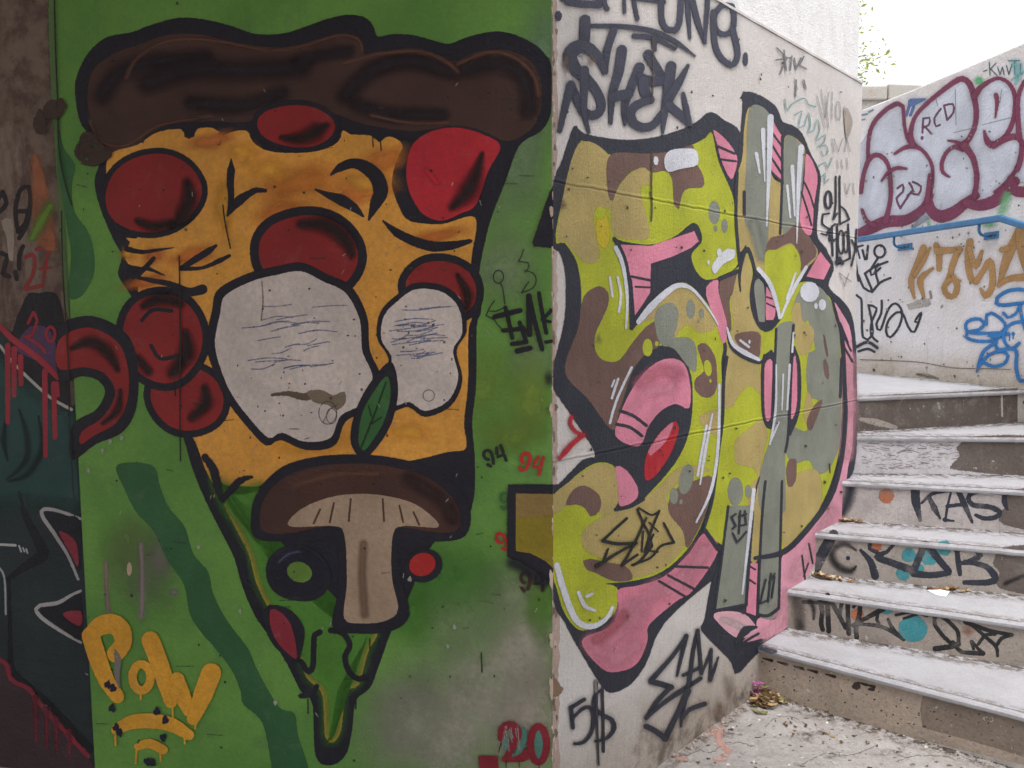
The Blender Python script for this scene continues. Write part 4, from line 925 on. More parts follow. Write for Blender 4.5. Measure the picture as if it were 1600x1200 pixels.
for p, w in (('212,532 130,582', 24), ('130,582 142,708', 24), ('140,650 195,595 245,580 272,640 255,740 205,800 152,808', [16, 22, 24, 26, 24, 22, 18]), ('322,472 285,500 272,570 320,625 385,660 400,710 370,760 325,785 282,792', [16, 20, 26, 26, 28, 28, 24, 20, 14]), ('288,425 290,600 303,940', [20, 14, 10]), ('325,460 330,640 333,858', 18)): t.line(p, w, BK, c8, split=False, feather=2)
t.line('283,415 286,480', 18, (130, 124, 118), c8).build()
t = Art('spray_tag', SR, corner_wall, 'black tag reading OLD SKOOL')
for p in ('648,468 648,600 636,668 655,640', '666,466 668,690', '668,690 712,668 692,625 668,606', '618,640 588,645 586,690 616,712 606,742 580,735', '645,690 622,715 620,768 640,770', '630,700 634,838', '655,690 655,880', '634,770 655,755', '706,692 716,850 655,880', '745,715 742,800 722,765', '722,885 745,790 760,850', '742,800 775,790'): t.line(p, 9, BK, c3, feather=1.8)
t.ring(613, 577, 15, 40, 12, BK, c3, feather=1.8).ring(673, 775, 14, 55, 9, BK, c3, feather=1.8).ring(696, 775, 11, 50, 8, BK, c3, feather=1.8).line('650,870 665,850 680,875', 14, BK, c3, feather=2)
t.build()
t = Art('spray_tag', SR, corner_wall, 'black tag written across the tan camouflage of the 5')
for p, w in (('415,545 370,585 332,622', 9), ('332,622 380,632 445,630', 11), ('445,630 380,665 312,708', [9, 9, 14]), ('350,650 335,690', 8), ('480,545 455,600 430,650 398,705', [7, 9, 8, 10]), ('398,705 450,670', 9), ('450,515 470,560 490,600 500,640', 8), ('500,640 460,690 435,705', 9), ('455,510 500,535 525,520', 7), ('525,520 500,580 475,660', 8), ('505,600 480,655 520,660', 7), ('540,562 560,600 575,628', 8), ('575,628 530,640 495,680 430,705', [9, 8, 8, 7]), ('470,590 465,660', 6), ('490,560 520,590', 6)): t.line(p, w, (34, 34, 36), c4, feather=1.8)
t.build()
t = Art('spray_tag', SR, corner_wall, 'red spray mark in the pale triangle of the 5')
t.line('268,262 235,285 205,318 184,342', [14, 16, 18, 12], (190, 36, 50), c4, split=False).line('225,200 222,225 240,250 266,262', 12, (190, 36, 50), c4, split=False).build()
t = Art('spray_tag', SR, corner_wall, 'small black letters on the grey legs of the 6')
for p in ('150,650 135,660 150,690 138,700', '165,640 160,715', '160,660 185,650', '162,690 185,685', '180,640 184,680', '140,715 155,745', '155,745 185,710', '250,870 238,920', '238,920 232,950 255,940', '268,850 258,945', '262,880 280,850', '280,860 270,930'): t.line(p, 7, BK, c5, feather=1.5)
t.build()
t = Art('pencil_tag', SR, corner_wall, 'faint grey and teal pencil tags high on the bright end of the wall')
G3 = (120, 120, 128)
for p in ('1165,240 1215,290 1180,370', '1160,300 1235,288', '1200,250 1212,352', '1240,280 1232,350', '1252,290 1262,345 1285,290', '1300,282 1278,325 1312,345', '1262,400 1258,480', '1300,400 1310,440'): t.line(p, 7, G3, c1, feather=1.5)
for p in ('580,60 600,190', '600,190 616,70', '632,70 630,200', '630,290 640,350', '640,290 660,350 680,290', '690,350 700,290 715,350', '655,390 660,430', '675,390 680,430', '700,380 705,430', '690,500 700,550 715,500', '730,500 735,550', '665,920 690,980 710,920', '665,920 720,960', '455,10 470,60', '490,20 510,60', '560,90 600,240', '600,90 615,240'): t.line(p, 4, (146, 146, 152), c3, feather=1.3, mode='thin')
t.ring(660, 160, 11, 44, 4, (146, 146, 152), c3, mode='thin', feather=1.3)
for p in ('455,180 490,160 480,200 475,240 500,230 520,170 530,230 515,260 545,250 560,200 575,240 555,300 600,270 590,310 560,330 600,320 612,350 590,372 580,350', '410,105 420,160 440,130 500,100 520,130 555,140', '565,420 600,400 610,430 630,380', '580,470 600,450 595,500 615,480'): t.line(p, 5, (120, 170, 172), c3, feather=1.3, split=False)
t.fill('688,140 705,150 725,200 722,240 700,290 690,230', (170, 158, 148), c3, feather=3, chip=.6)
t.build()
t = Art('plaster_crack', SR, corner_wall)
for p in ('1019,236 1019,260 1018,292 1019,320 1018,345', '1020,60 1021,110 1019,160', '1016,300 1020,312'): t.line(p, 2.2, (84, 72, 62), feather=1.6)
rnd = random.Random(8)
for i in range(90):
    x = rnd.uniform(880, 1330); y = rnd.uniform(40, 1000); t.oval(x, y, rnd.uniform(.8, 2.2), rnd.uniform(.8, 2.8), (70, 62, 58), wob=.3, feather=1.4)
for x, y, rx, ry in ((884, 100, 5, 18), (925, 95, 8, 10), (1140, 1075, 10, 22), (1125, 1110, 14, 16), (880, 320, 6, 8), (936, 530, 5, 9)): t.oval(x, y, rx, ry, (118, 96, 78), wob=.3, feather=8, mode='haze')
t.build()

# ======================================================= retaining wall
SIL = (198, 202, 214); BUR = (118, 48, 78)
sil = Art('bubble_lettering', SW, outer_wall, 'silver bubble letters outlined in burgundy')
sil.fill('1322,262 1352,215 1368,182 1402,158 1412,172 1416,205 1423,214 1425,192 1440,165 1480,132 1503,121 1516,128 1524,152 1540,132 1560,122 1580,135 1589,160 1598,136 1625,110 1660,140 1660,280 1590,286 1560,302 1510,324 1450,342 1405,346 1362,358 1322,368', SIL, feather=6)
bl = lambda p, w, k=z6: sil.line(p, w, BUR, k, feather=3.4, split=False)
for p, w in (('105,985 108,880 130,790 180,720 240,670 295,648 322,665 328,720 335,800 360,880 395,905', [22, 24, 26, 28, 30, 30, 26, 22, 22, 26, 30]), ('60,1200 78,1090 110,1000 155,968 205,990 238,1060 246,1200', [30, 26, 30, 30, 30, 24, 22]), ('190,1130 235,1075 290,1050 345,1055', [12, 24, 26, 14]), ('272,962 330,925 395,915 450,945 500,1020 510,1100 495,1210', [16, 26, 30, 22, 22, 22, 24]), ('385,905 372,830 400,730 470,650 560,575 640,515 695,492 740,525 768,610 782,700 772,790 735,870 700,905', [40, 30, 24, 26, 28, 34, 38, 38, 36, 34, 32, 34, 40]), ('700,925 640,920 590,960 565,1030 575,1080 612,1105', [50, 26, 24, 26, 24, 12]), ('610,880 650,885 690,905', [10, 20, 30]), ('705,910 755,975 780,1060 785,1130 770,1210', [50, 40, 34, 30, 30]), ('770,600 810,545 880,500 930,490 985,520 1018,580 1026,660 1010,760 965,850 900,900 870,905 845,870 832,820', [44, 34, 24, 22, 24, 28, 30, 30, 30, 40, 44, 36, 14]), ('905,595 912,640 900,735', [30, 26, 8]), ('890,915 960,870 1030,855 1065,890 1062,960 1030,1060 960,1150 900,1200', [30, 40, 40, 34, 26, 26, 24, 22]), ('1080,510 1045,600 1042,720 1050,860', [24, 28, 30, 40]), ('1065,930 1060,1000 1040,1060', 30)): bl(p, w)
for p, w in (('20,310 100,275 190,235 290,228 360,195 410,145 440,90', [44, 62, 66, 60, 54, 46, 30], ), ('425,110 440,170 490,205 560,185 620,140 690,90', [44, 60, 70, 66, 56, 40]), ('635,130 700,145 780,125 850,70 905,10', [44, 60, 66, 64, 50]), ('215,-20 218,90 205,170 190,230', [22, 24, 26, 34]), ('60,170 85,230 130,255', [18, 24, 26]), ('435,-20 425,60 420,120', 26), ('690,-20 690,50 680,100', 26), ('880,-10 900,60 960,70', [30, 60, 60])): bl(p, w, z7)
for p in ('455,740 490,735 485,780 445,800', '450,740 445,830', '460,790 500,835', '560,680 520,740 530,790 555,780', '580,660 600,750', '580,660 635,650 640,700 600,750'): sil.line(p, 13, (104, 62, 88), z6, feather=1.8, split=False)
sil.oval(443, 862, 10, 13, (104, 62, 88), crop=z6)
for p in ('255,50 285,30 285,70 250,105 270,160', '270,160 330,70', '320,20 340,60 310,90', '340,15 385,40 370,85 330,75'): sil.line(p, 13, (104, 62, 88), z7, feather=1.8, split=False)
for p in ('640,830 780,795', '820,780 1000,735', '650,560 655,780', '530,620 540,660', '940,560 930,640'): sil.line(p, 4, (150, 152, 166), z6, mode='thin', feather=1.4)
sil.build()
t = Art('spray_tag', SW, outer_wall, 'tan spray letters under the handrail')
TN = (172, 132, 82)
for p, w in (('400,380 372,450 340,530 330,570 348,655', [40, 36, 34, 34, 12]), ('435,380 400,450 350,530', [12, 26, 20]), ('450,492 395,535 380,570 400,652', [14, 34, 36, 14]), ('470,365 485,420 485,495', [34, 36, 30]), ('475,395 540,392 602,388', [40, 36, 30]), ('595,385 560,470 545,530 530,560', [34, 36, 32, 26]), ('600,560 545,555 512,600 535,645 570,640 585,590 565,540', [14, 30, 34, 30, 32, 34, 26]), ('655,345 645,450 660,545 690,565', [40, 40, 36, 30]), ('650,380 685,480 720,400', [26, 34, 20]), ('690,565 730,500 765,450 780,520 775,600 740,645 715,605', [30, 30, 34, 36, 36, 34, 12]), ('930,285 870,410 845,480 815,585', [50, 54, 46, 20]), ('815,585 870,550 960,540 1010,540', [20, 34, 40, 40]), ('930,290 945,420 985,540', [50, 46, 40]), ('830,390 860,380', 30)): t.line(p, w, TN, z7, feather=3.5, split=False)
t.build()
t = Art('spray_tag', SW, outer_wall, 'bright blue looping tag at the right end')
BL = (44, 120, 186)
for p, w in (('1000,625 930,608 860,618 805,655 800,685 840,695 950,682', 20), ('745,850 690,850 640,838 632,800 660,775 710,772 735,795 705,830 640,845 632,870 690,892 780,890 850,850', 18), ('745,800 748,748 775,738 830,775 852,815 820,850 755,862 870,855', 18), ('840,738 862,762 905,745 930,700', 16), ('930,700 940,760 960,830', 18), ('940,785 880,800 840,850 850,905 885,935 925,905', 18), ('780,890 810,940', 18), ('800,900 735,945 710,1000 695,1058', [18, 20, 20, 14]), ('705,1030 760,970 830,950 865,975 840,1020 780,1032 730,1010', 18), ('810,945 905,940 910,1040 932,1110 985,1100', 20)): t.line(p, w, BL, z7, feather=3, split=False)
t.fill('745,845 830,840 840,860 770,878', BL, z7); t.oval(893, 853, 10, 12, BL, crop=z7); t.line('875,860 872,890', 6, BL, z7); t.line('893,860 893,880', 6, BL, z7)
t.build()
t = Art('spray_tag', SW, outer_wall, 'upper black tag at the left end of the retaining wall')
for p in ('-20,340 20,330 20,420 40,560', '92,368 85,440', '62,392 76,442', '40,530 70,600 115,622', '75,520 110,600 115,622', '75,520 150,468', '150,430 105,505 110,530 160,490', '200,455 135,490 150,575', '115,622 160,570 216,545'): t.line(p, 13, BK, z7, feather=1.8, split=False)
t.ring(157, 398, 30, 34, 13, BK, z7, feather=1.8).build()
t = Art('spray_tag', SW, outer_wall, 'lower black tag at the left end of the retaining wall')
for p in ('30,640 55,660 65,872 115,862 112,780 95,695', '95,695 140,712 112,790 110,860 145,895', '168,670 165,740 138,800 160,832 205,715 245,685 280,730 265,810 215,872 192,840 205,780 250,735 285,745 315,815 348,842 388,735 350,785 372,790'): t.line(p, 13, BK, z7, feather=1.8, split=False)
t.line('30,925 90,898 143,930', 16, BK, z7, split=False).line('40,950 90,935 128,952', 14, BK, z7, split=False).build()
t = Art('spray_tag', SW, outer_wall, 'green, blue and teal marks around the bubble letters')
t.line('860,90 840,160 815,210', [40, 50, 30], (110, 190, 130), z7, feather=12, mode='haze').oval(755, 245, 50, 26, (90, 180, 110), crop=z7, feather=9, mode='haze').line('420,215 430,260', 20, (120, 190, 140), z7, feather=7, mode='haze')
t.oval(798, 502, 36, 32, (80, 190, 120), crop=z6, feather=10, mode='soft').line('345,720 375,630 395,650 370,720', 18, (84, 110, 160), z6, split=False).line('380,640 460,620', [50, 10], (84, 110, 160), z6, feather=4).line('340,265 400,215', [16, 34], (140, 146, 158), z7)
for p in ('828,445 848,438', '862,390 868,470', '905,395 870,430 910,470', '915,420 930,465 945,420 955,465', '970,410 985,465 1005,400', '980,380 1050,378', '1020,380 1022,465', '1060,400 1055,460'): t.line(p, 7, (70, 96, 104), z6, feather=1.5)
t.line('1030,400 1045,440 1030,520', [60, 60, 20], (110, 186, 190), z6, feather=9, mode='haze').line('1000,500 1080,450', 12, (110, 186, 190), z6, mode='haze', feather=5)
t.line('60,720 100,712', 10, (120, 140, 160), z6).line('110,700 135,688', 12, (120, 140, 160), z6).line('60,750 85,745', 8, (120, 140, 160), z6)
t.build()
t = Art('plaster_patch', SW, outer_wall)
t.fill('305,690 340,680 370,665 430,660 440,690 400,705 360,710 320,720', (172, 164, 158), z7, feather=4, chip=.56).line('435,620 440,655', 14, (150, 144, 140), z7)
t.line('50,995 200,1000 380,1010 560,1040 760,1045 880,1050', 4, (128, 118, 106), z7, feather=1.6).oval(125, 1052, 7, 7, (60, 50, 44), crop=z7).line('360,1075 420,1085 480,1100', [10, 22, 10], (96, 96, 72), z7, feather=5, mode='haze')
rnd = random.Random(21)
for i in range(120):
    x = rnd.uniform(1346, 1600); y = rnd.uniform(200, 590); t.oval(x, y, rnd.uniform(.7, 2), rnd.uniform(.7, 2.4), rnd.choice([(96, 90, 86), (150, 142, 136)]), wob=.3, feather=1.3)
t.build()

# ======================================================= step risers
DK = (104, 93, 87)
def riser_art(k, name, label=None): return Art(name, RISER[k], STEP[k], label)
t = riser_art(5, 'bare_render'); t.fill('1330,622 1400,616 1480,613 1590,606 1590,660 1500,668 1420,672 1330,680', DK, feather=3, smooth=False, chip=.62)
t.line('1345,655 1370,660 1400,668', [6, 12, 6], (170, 160, 150), feather=5, chip=.58).line('1565,612 1566,650', 3, (190, 184, 180)).line('1466,630 1468,638', 4, (180, 174, 170)).build()
PW = (206, 201, 206)
for k_, p_ in ((4, '1330,684 1620,686 1620,745 1330,742'), (3, '1300,757 1620,771 1620,830 1296,822')):
    t = riser_art(k_, 'old_white_coat'); t.fill(p_, PW if k_ == 4 else (188, 180, 178), smooth=False, feather=2, chip=.6).build()
for k_, p_ in ((2, '1260,836 1620,866 1620,935 1255,915'), (1, '1220,926 1620,980 1620,1060 1215,1005')):
    t = riser_art(k_, 'old_grey_coat'); t.fill(p_, (172, 163, 155) if k_ == 2 else (164, 153, 143), smooth=False, feather=2, chip=.6).build()
t = riser_art(4, 'bare_render'); t.fill('1500,684 1620,684 1620,740 1500,735 1486,728 1500,712 1494,700 1502,692', DK, feather=5, chip=.62); t.build()
t = riser_art(4, 'crazed_paint'); rnd = random.Random(5)
for i in range(130):
    x = rnd.uniform(1345, 1495); y = rnd.uniform(690, 733); t.line([(x, y), (x + rnd.uniform(4, 14), y + rnd.uniform(-3, 3))], .8, (150, 142, 142), mode='thin', feather=.9)
t.build()
t = riser_art(3, 'bare_render'); t.fill('1575,768 1625,768 1625,825 1570,820 1560,806 1572,790', DK, feather=6, chip=.62).build()
t = riser_art(3, 'spray_tag', 'orange dot and black lettering')
t.oval(1385, 775, 12, 12, (176, 104, 70), feather=5, wob=.06)
for p, w in (('750,375 755,470 790,615', [70, 70, 26]), ('800,480 880,410 960,390 1030,385', [20, 30, 26, 20]), ('860,440 900,520 945,600', [30, 50, 16]), ('1030,390 1000,520 985,620', [16, 22, 20]), ('975,610 1050,620', [26, 14]), ('1085,385 1130,480 1195,630', [40, 50, 22]), ('1000,505 1130,490', 30), ('1425,400 1300,390 1200,400 1165,440 1200,495 1330,510 1410,550 1380,590 1290,600 1225,575', [34, 30, 36, 40, 40, 40, 44, 40, 34, 30]), ('1530,395 1460,400 1445,470 1470,530', [26, 40, 44, 20])): t.line(p, w, BK, s3, feather=3, split=False)
t.line('250,350 225,450 185,560', [70, 90, 60], BK, s3, feather=9, mode='soft'); t.build()
t = riser_art(2, 'bare_render'); t.fill('1570,855 1630,860 1630,925 1560,918 1562,895 1552,880', DK, feather=6, chip=.62).build()
t = riser_art(2, 'spray_tag', 'black lettering over teal and orange dots')
TL = (64, 146, 156)
for x, y, r in ((800, 430, 46), (930, 440, 56), (765, 545, 46), (860, 515, 34), (1020, 385, 50)): t.oval(x, y, r, r * .95, TL, crop=s2, feather=4, wob=.08)
t.oval(595, 370, 36, 42, (176, 104, 70), crop=s2, feather=4)
for p, w in (('330,300 270,400 220,510', [60, 70, 60]), ('560,350 555,390 600,410', 24), ('705,365 660,410 600,440 700,480 810,520', [20, 24, 40, 44, 50]), ('500,400 560,470 590,560', [20, 40, 50]), ('900,360 870,430 830,530', [46, 44, 46]), ('920,370 990,460 1050,530', [46, 44, 40]), ('830,545 940,555 1050,540', [44, 40, 36]), ('1100,390 1110,480 1120,550', [30, 36, 26]), ('1090,400 1200,390 1245,430 1180,470 1120,480', [20, 30, 40, 36, 24]), ('1150,470 1280,500 1340,570 1300,600 1150,600', [24, 36, 50, 40, 30])): t.line(p, w, BK, s2, feather=3, split=False)
t.line('470,400 400,360 330,390 320,450 370,510 440,530 470,500', [14, 30, 40, 46, 46, 40, 14], (44, 42, 46), s2, feather=6, split=False, mode='soft'); t.oval(420, 448, 14, 14, BK, crop=s2); t.line('1520,560 1440,590 1400,610', 26, (50, 46, 46), s2, feather=5, mode='soft'); t.build()
t = riser_art(1, 'spray_tag', 'bold black TMK and a 2 over teal and orange dots')
t.oval(825, 890, 90, 84, TL, crop=s2, feather=5, wob=.05).oval(660, 765, 44, 34, TL, crop=s2, feather=5).oval(478, 800, 40, 38, (182, 112, 80), crop=s2, feather=6).oval(1172, 900, 46, 40, (166, 116, 98), crop=s2, feather=8, mode='haze')
for p, w in (('140,722 210,726 300,728', 22), ('240,690 258,780 252,850 262,895', 30), ('292,680 294,780 300,905', 32), ('298,690 350,780 405,885', [26, 30, 26]), ('372,800 378,740 400,715 420,740', [20, 26, 28, 26]), ('418,730 420,820 425,920', 30), ('455,755 490,715 492,800 470,880 475,945', [20, 28, 32, 30, 30]), ('448,870 540,820 640,765', [24, 28, 36]), ('605,800 600,835 612,855', 22), ('470,860 600,870 690,905 768,960', [20, 24, 26, 18]), ('670,830 700,890 770,960', [18, 26, 14]), ('720,805 790,790 860,792 915,810', 18), ('770,825 850,800', 18), ('965,870 960,825 985,805 1030,830 1085,880 1110,920 1105,985 1070,985 1010,930 965,870', 26), ('965,1015 1070,1000 1110,985', 34), ('1075,975 1100,1010 1130,1035 1265,1045', [30, 26, 26, 30]), ('1265,1045 1225,1005 1195,970', [26, 20, 22]), ('1190,970 1205,1015', 20), ('1155,848 1300,900 1445,928', [30, 26, 24]), ('1445,928 1380,950 1355,985', [20, 26, 24]), ('1235,985 1280,930 1340,925', [20, 24, 20]), ('1200,870 1290,950 1345,1000 1355,1060', [22, 24, 26, 18])): t.line(p, w, (30, 30, 36), s2, feather=2, split=False)
t.line('100,700 110,780 120,880', [60, 70, 60], (60, 52, 50), s2, feather=22, mode='haze').line('180,720 205,760 205,830', [30, 30, 16], (44, 40, 42), s2, feather=7, mode='soft'); t.build()
t = riser_art(0, 'old_grey_coat'); t.fill('1170,1012 1620,1124 1620,1200 1170,1090', (176, 160, 145), smooth=False, feather=2, chip=.6).build()
t = riser_art(0, 'bare_render')
t.fill('1444,1078 1620,1122 1620,1190 1560,1170 1441,1136 1438,1110', (134, 120, 108), feather=3, smooth=False, chip=.6)
t.build(); t = riser_art(0, 'pit'); t.kind = 'stuff'; rnd = random.Random(31)
for i in range(70):
    u = rnd.random(); x = 1186 + u * 400; y = 1015 + u * 100 + 12 + rnd.random() * 52; t.oval(x, y, rnd.uniform(.6, 2.2), rnd.uniform(.5, 1.6), (66, 54, 46), wob=.35, feather=1.5)
for x in (1192, 1215, 1240, 1262, 1290, 1340, 1352): t.line([(x, 1026 + (x - 1183) * .255), (x + 14, 1030 + (x - 1183) * .255)], [2, 5], (52, 42, 34), feather=2)
t.oval(1338, 1072, 7, 6, (60, 48, 42), wob=.2, feather=4).oval(1362, 1077, 6, 3, (54, 42, 36), wob=.2, feather=3).build()
# grime caught where tread and riser meet, and worn noses
for k_ in range(6):
    sf = Surf((0, 0, ZS[k_]), UP, 'S'); t = Art('tread_wear', sf, STEP[k_]); A_, d_, E_ = lines[k_]; n_ = Vector((d_.y, -d_.x, 0)); n_ = -n_ if n_.y > 0 else n_
    def along(A, d, n, back, L=2.0, k=9):
        P = []
        for q in range(k):
            p = A + d * (-0.02 + L * q / (k - 1)) - n * back; p = Vector((p.x, p.y, ZS[k_])); P.append(to_px(p))
        return P
    if k_ < 5:
        A2, d2, E2 = lines[k_ + 1]; n2 = Vector((d2.y, -d2.x, 0)); n2 = -n2 if n2.y > 0 else n2
        t.line(along(A2, d2, n2, -0.012), 13 - 1.5 * k_, (138, 128, 120), mode='dirt', split=False).line(along(A2, d2, n2, 0.006), 4, (92, 80, 72), mode='dirt', split=False)
    else:
        t.line([to_px(W1 + DW * u + NW * 0.03) for u in (-2, -1, 0, .6, 1.2, 1.7)], 5, (96, 92, 74), mode='dirt', split=False)
    t.line(along(A_, d_, n_, 0.035), 6, (176, 168, 166), mode='dirt', split=False)
    t.line(along(A_, d_, n_, 0.024), .9, (120, 114, 112), mode='thin', split=False, feather=.8)
    t.build()
t = Art('tread_wear', SG, bpy.data.objects['ground'])
A_, d_, E_ = lines[0]; n_ = Vector((d_.y, -d_.x, 0)); n_ = -n_ if n_.y > 0 else n_
def gl(A, d, n, back, L, k=9): return [to_px(Vector(((A + d * (L * q / (k - 1)) - n * back).x, (A + d * (L * q / (k - 1)) - n * back).y, 0))) for q in range(k)]
t.line(gl(A_, d_, n_, 0.0, 1.2), 22, (104, 90, 76), mode='dirt', split=False).line(gl(A_, d_, n_, 0.016, 1.2), 9, (60, 50, 42), mode='dirt', split=False)
rnd = random.Random(3)
for p in ('1196,1136 1212,1122 1228,1119 1246,1124 1262,1132', '1060,1190 1090,1172 1110,1176 1140,1160 1180,1166', '1250,1196 1290,1178 1330,1180 1372,1164', '1400,1190 1440,1180 1500,1186'): t.line([(x + rnd.uniform(-1.5, 1.5), y + rnd.uniform(-1.2, 1.2)) for x, y in catmull(pts(p), False, 4)], .9, (96, 86, 78), feather=1.0, mode='thin')
rnd = random.Random(41)
for i in range(120):
    x = rnd.uniform(1020, 1590); y = rnd.uniform(1100, 1200); t.oval(x, y, rnd.uniform(.8, 4.5), rnd.uniform(.5, 2), rnd.choice([(96, 84, 76), (120, 106, 98), (70, 62, 56), (226, 222, 218)]), wob=.4, feather=1.6, chip=.6)
for x, y, rx, ry in ((1306, 1181, 16, 8), (1260, 1150, 26, 9), (1490, 1172, 20, 7), (1140, 1145, 24, 9), (1400, 1176, 30, 8)): t.oval(x, y, rx, ry, (110, 98, 92), wob=.3, mode='dirt')
t.line(gl(CORNER, DR, NR, -0.02, 1.3), 16, (120, 106, 94), mode='dirt', split=False); t.build()
# black overspray from the number's outline on the first tread
tr = Surf((0, 0, ZS[0]), UP, 'S'); t = Art('overspray', tr, STEP[0])
t.fill('1190,1006 1215,1018 1205,1022 1184,1012', BK, feather=5).build()
t = Art('chalk_mark', SG, bpy.data.objects['ground'])
t.line('1250,750 1290,720 1000,2000', 1, (226, 160, 140), c8) if False else None
t.line('1000,735 1060,715 1050,790 1110,850 1080,880', [40, 50, 34, 44, 30], (224, 166, 148), c8, feather=9, mode='haze', split=False).line('800,900 850,905', 26, (220, 168, 152), c8, feather=8, mode='haze').line('1030,900 1090,905', 26, (222, 168, 152), c8, feather=8, mode='haze')
t.build()

# ======================================================= older wall on the left
t = Art('teal_graffiti', SD, old_wall, 'dark teal and black graffiti with white lines and red drips')
t.fill('-420,470 -200,480 0,510 40,560 80,600 112,635 145,660 145,1240 -420,1240', (34, 42, 44), feather=4)
t.fill('-420,520 -200,530 0,550 40,590 90,630 140,650 150,800 60,790 -420,800', (38, 66, 64), feather=50, mode='soft')
t.fill('40,465 60,458 88,460 100,500 106,560 108,640 80,620 40,580 16,540', (28, 26, 30), feather=4)
t.line('0,540 20,566 50,596 80,622 112,640', 4.5, (150, 146, 140), feather=2.5)
for p in ('30,640 42,680 40,720 10,750', '60,650 66,700 44,740 14,752', '10,650 6,690 12,720'): t.line(p, [3, 9, 3], (24, 34, 36), feather=7, mode='soft', split=False)
t.fill('24,545 40,516 55,508 78,516 92,560 86,588 60,566', (68, 48, 74), feather=4)
for p in ('44,505 52,488 58,500 50,524 38,526', '40,526 62,540 70,550'): t.line(p, 5, (128, 34, 46), feather=2.5)
t.ring(79, 522, 7, 11, 5, (128, 34, 46), feather=2.5)
t.line('0,510 20,530 60,560 90,590', [8, 10, 10, 8], (136, 40, 50), feather=3)
for p in ('12,540 12,660', '22,545 22,618', '32,558 33,600', '70,580 71,712', '84,600 86,684', '88,600 90,618'): t.line(p, [9, 7], (132, 38, 50), feather=2.5)
t.line('-20,850 24,852', 4, (150, 150, 148), feather=2).line('30,853 33,862', 2.5, (150, 150, 148)).line('36,856 38,862', 2.5, (150, 150, 148)).line('41,858 43,864', 2.5, (150, 150, 148))
t.line('30,770 42,810 62,850 66,868 40,885 12,905', [4, 10, 16, 18, 12, 6], (22, 22, 28), feather=4, split=False)
t.line('-10,880 6,900 9,960', 3, (140, 140, 142)).line('14,905 16,1000 18,1040 30,1060 75,1100 140,1170', [4, 6, 8, 10, 12, 14], (20, 20, 26), feather=4, split=False)
for p in ('130,812 90,798 68,796 66,806 82,830 105,866 122,905', '126,923 108,932 90,942 62,946 56,952 66,966 95,986 126,1004'): t.line(p, [4, 5, 6, 6, 6, 5, 4], (142, 138, 138), feather=2.2, split=False)
t.fill('70,802 100,806 125,815 125,890 105,860 84,826', (26, 26, 32), feather=3).fill('92,830 118,846 122,885 108,862', (118, 40, 52), feather=3).fill('62,952 92,946 126,930 126,998 96,980 72,964', (24, 24, 30), feather=3).fill('98,958 126,955 126,978 108,970', (120, 38, 50), feather=3)
t.fill('-420,990 -200,1010 0,1030 15,1060 30,1070 50,1080 80,1110 120,1160 140,1185 140,1260 -420,1260', (54, 40, 44), feather=8)
t.line('-10,1028 8,1036 18,1062 44,1076 56,1092 80,1120 110,1152 138,1182', 7, (112, 36, 48), feather=4)
for x in (55, 72, 88, 108): t.line([(x, 1090 + (x - 55)), (x + 1, 1160 + (x - 55) * .5)], [8, 4], (98, 36, 46), feather=5, mode='soft')
t.build()
t = Art('spray_tag', SD, old_wall, 'black letters and a red 27 on bare concrete')
for p in ('-6,316 4,300 10,318 -2,332', '38,292 30,300 24,330 28,362 40,348 44,330 30,330', '44,292 48,310 42,350 30,372', '2,395 12,400 4,428 14,432', '36,385 30,400 30,420', '24,425 26,436'): t.line(p, 7, (34, 28, 32), feather=2.5)
t.line('40,402 52,398 54,418 46,440 38,452 66,446', 6, (124, 40, 40), feather=2.5, split=False).line('56,390 78,384', 5, (124, 40, 40)).line('78,384 72,410 68,438', 5, (124, 40, 40)).line('62,420 80,418', 4, (124, 40, 40))
t.fill('50,240 62,250 75,300 84,350 88,390 72,392 58,380 52,350 50,300', (150, 92, 62), feather=8, mode='haze').line('78,322 62,350 50,372', [14, 16, 12], (96, 128, 48), feather=6, mode='soft').fill('2,345 18,342 22,370 20,408 14,406 10,372', (138, 126, 116), feather=3)
t.fill('76,0 95,0 98,160 104,300 112,480 108,500 98,450 90,300 80,150', (78, 102, 58), feather=6)
t.build()
# ------------------------------------------------------------------ things
def flat_mat(name, col, rough=0.6, metal=0.0, var=0.15, bump=0.0, sc=40):
    b = NB(name); c = b.scale_col(lin(col), b.ss(b.noise(sc, 5, 0.65), 0.25, 0.75, 1 - var, 1 + var))
    if bump: b.bump(b.noise(sc * 2, 4, 0.6), bump, 0.006)
    return b.done(c, rough, metal=metal)
def rust_mat():
    b = NB('chipped_blue_paint'); n = b.noise(45, 6, 0.7)
    c = b.mix(b.ss(n, 0.62, 0.7), b.scale_col(lin((50, 106, 150)), b.ss(b.noise(12, 4), 0.3, 0.7, 0.85, 1.12)), lin((70, 66, 66)))
    b.bump(n, 0.3, 0.003); return b.done(c, b.ss(n, 0.4, 0.7, 0.35, 0.7), spec=0.5)
M_BLUE = rust_mat(); M_BOLT = flat_mat('bolt_steel', (90, 98, 108), 0.45, 0.6)

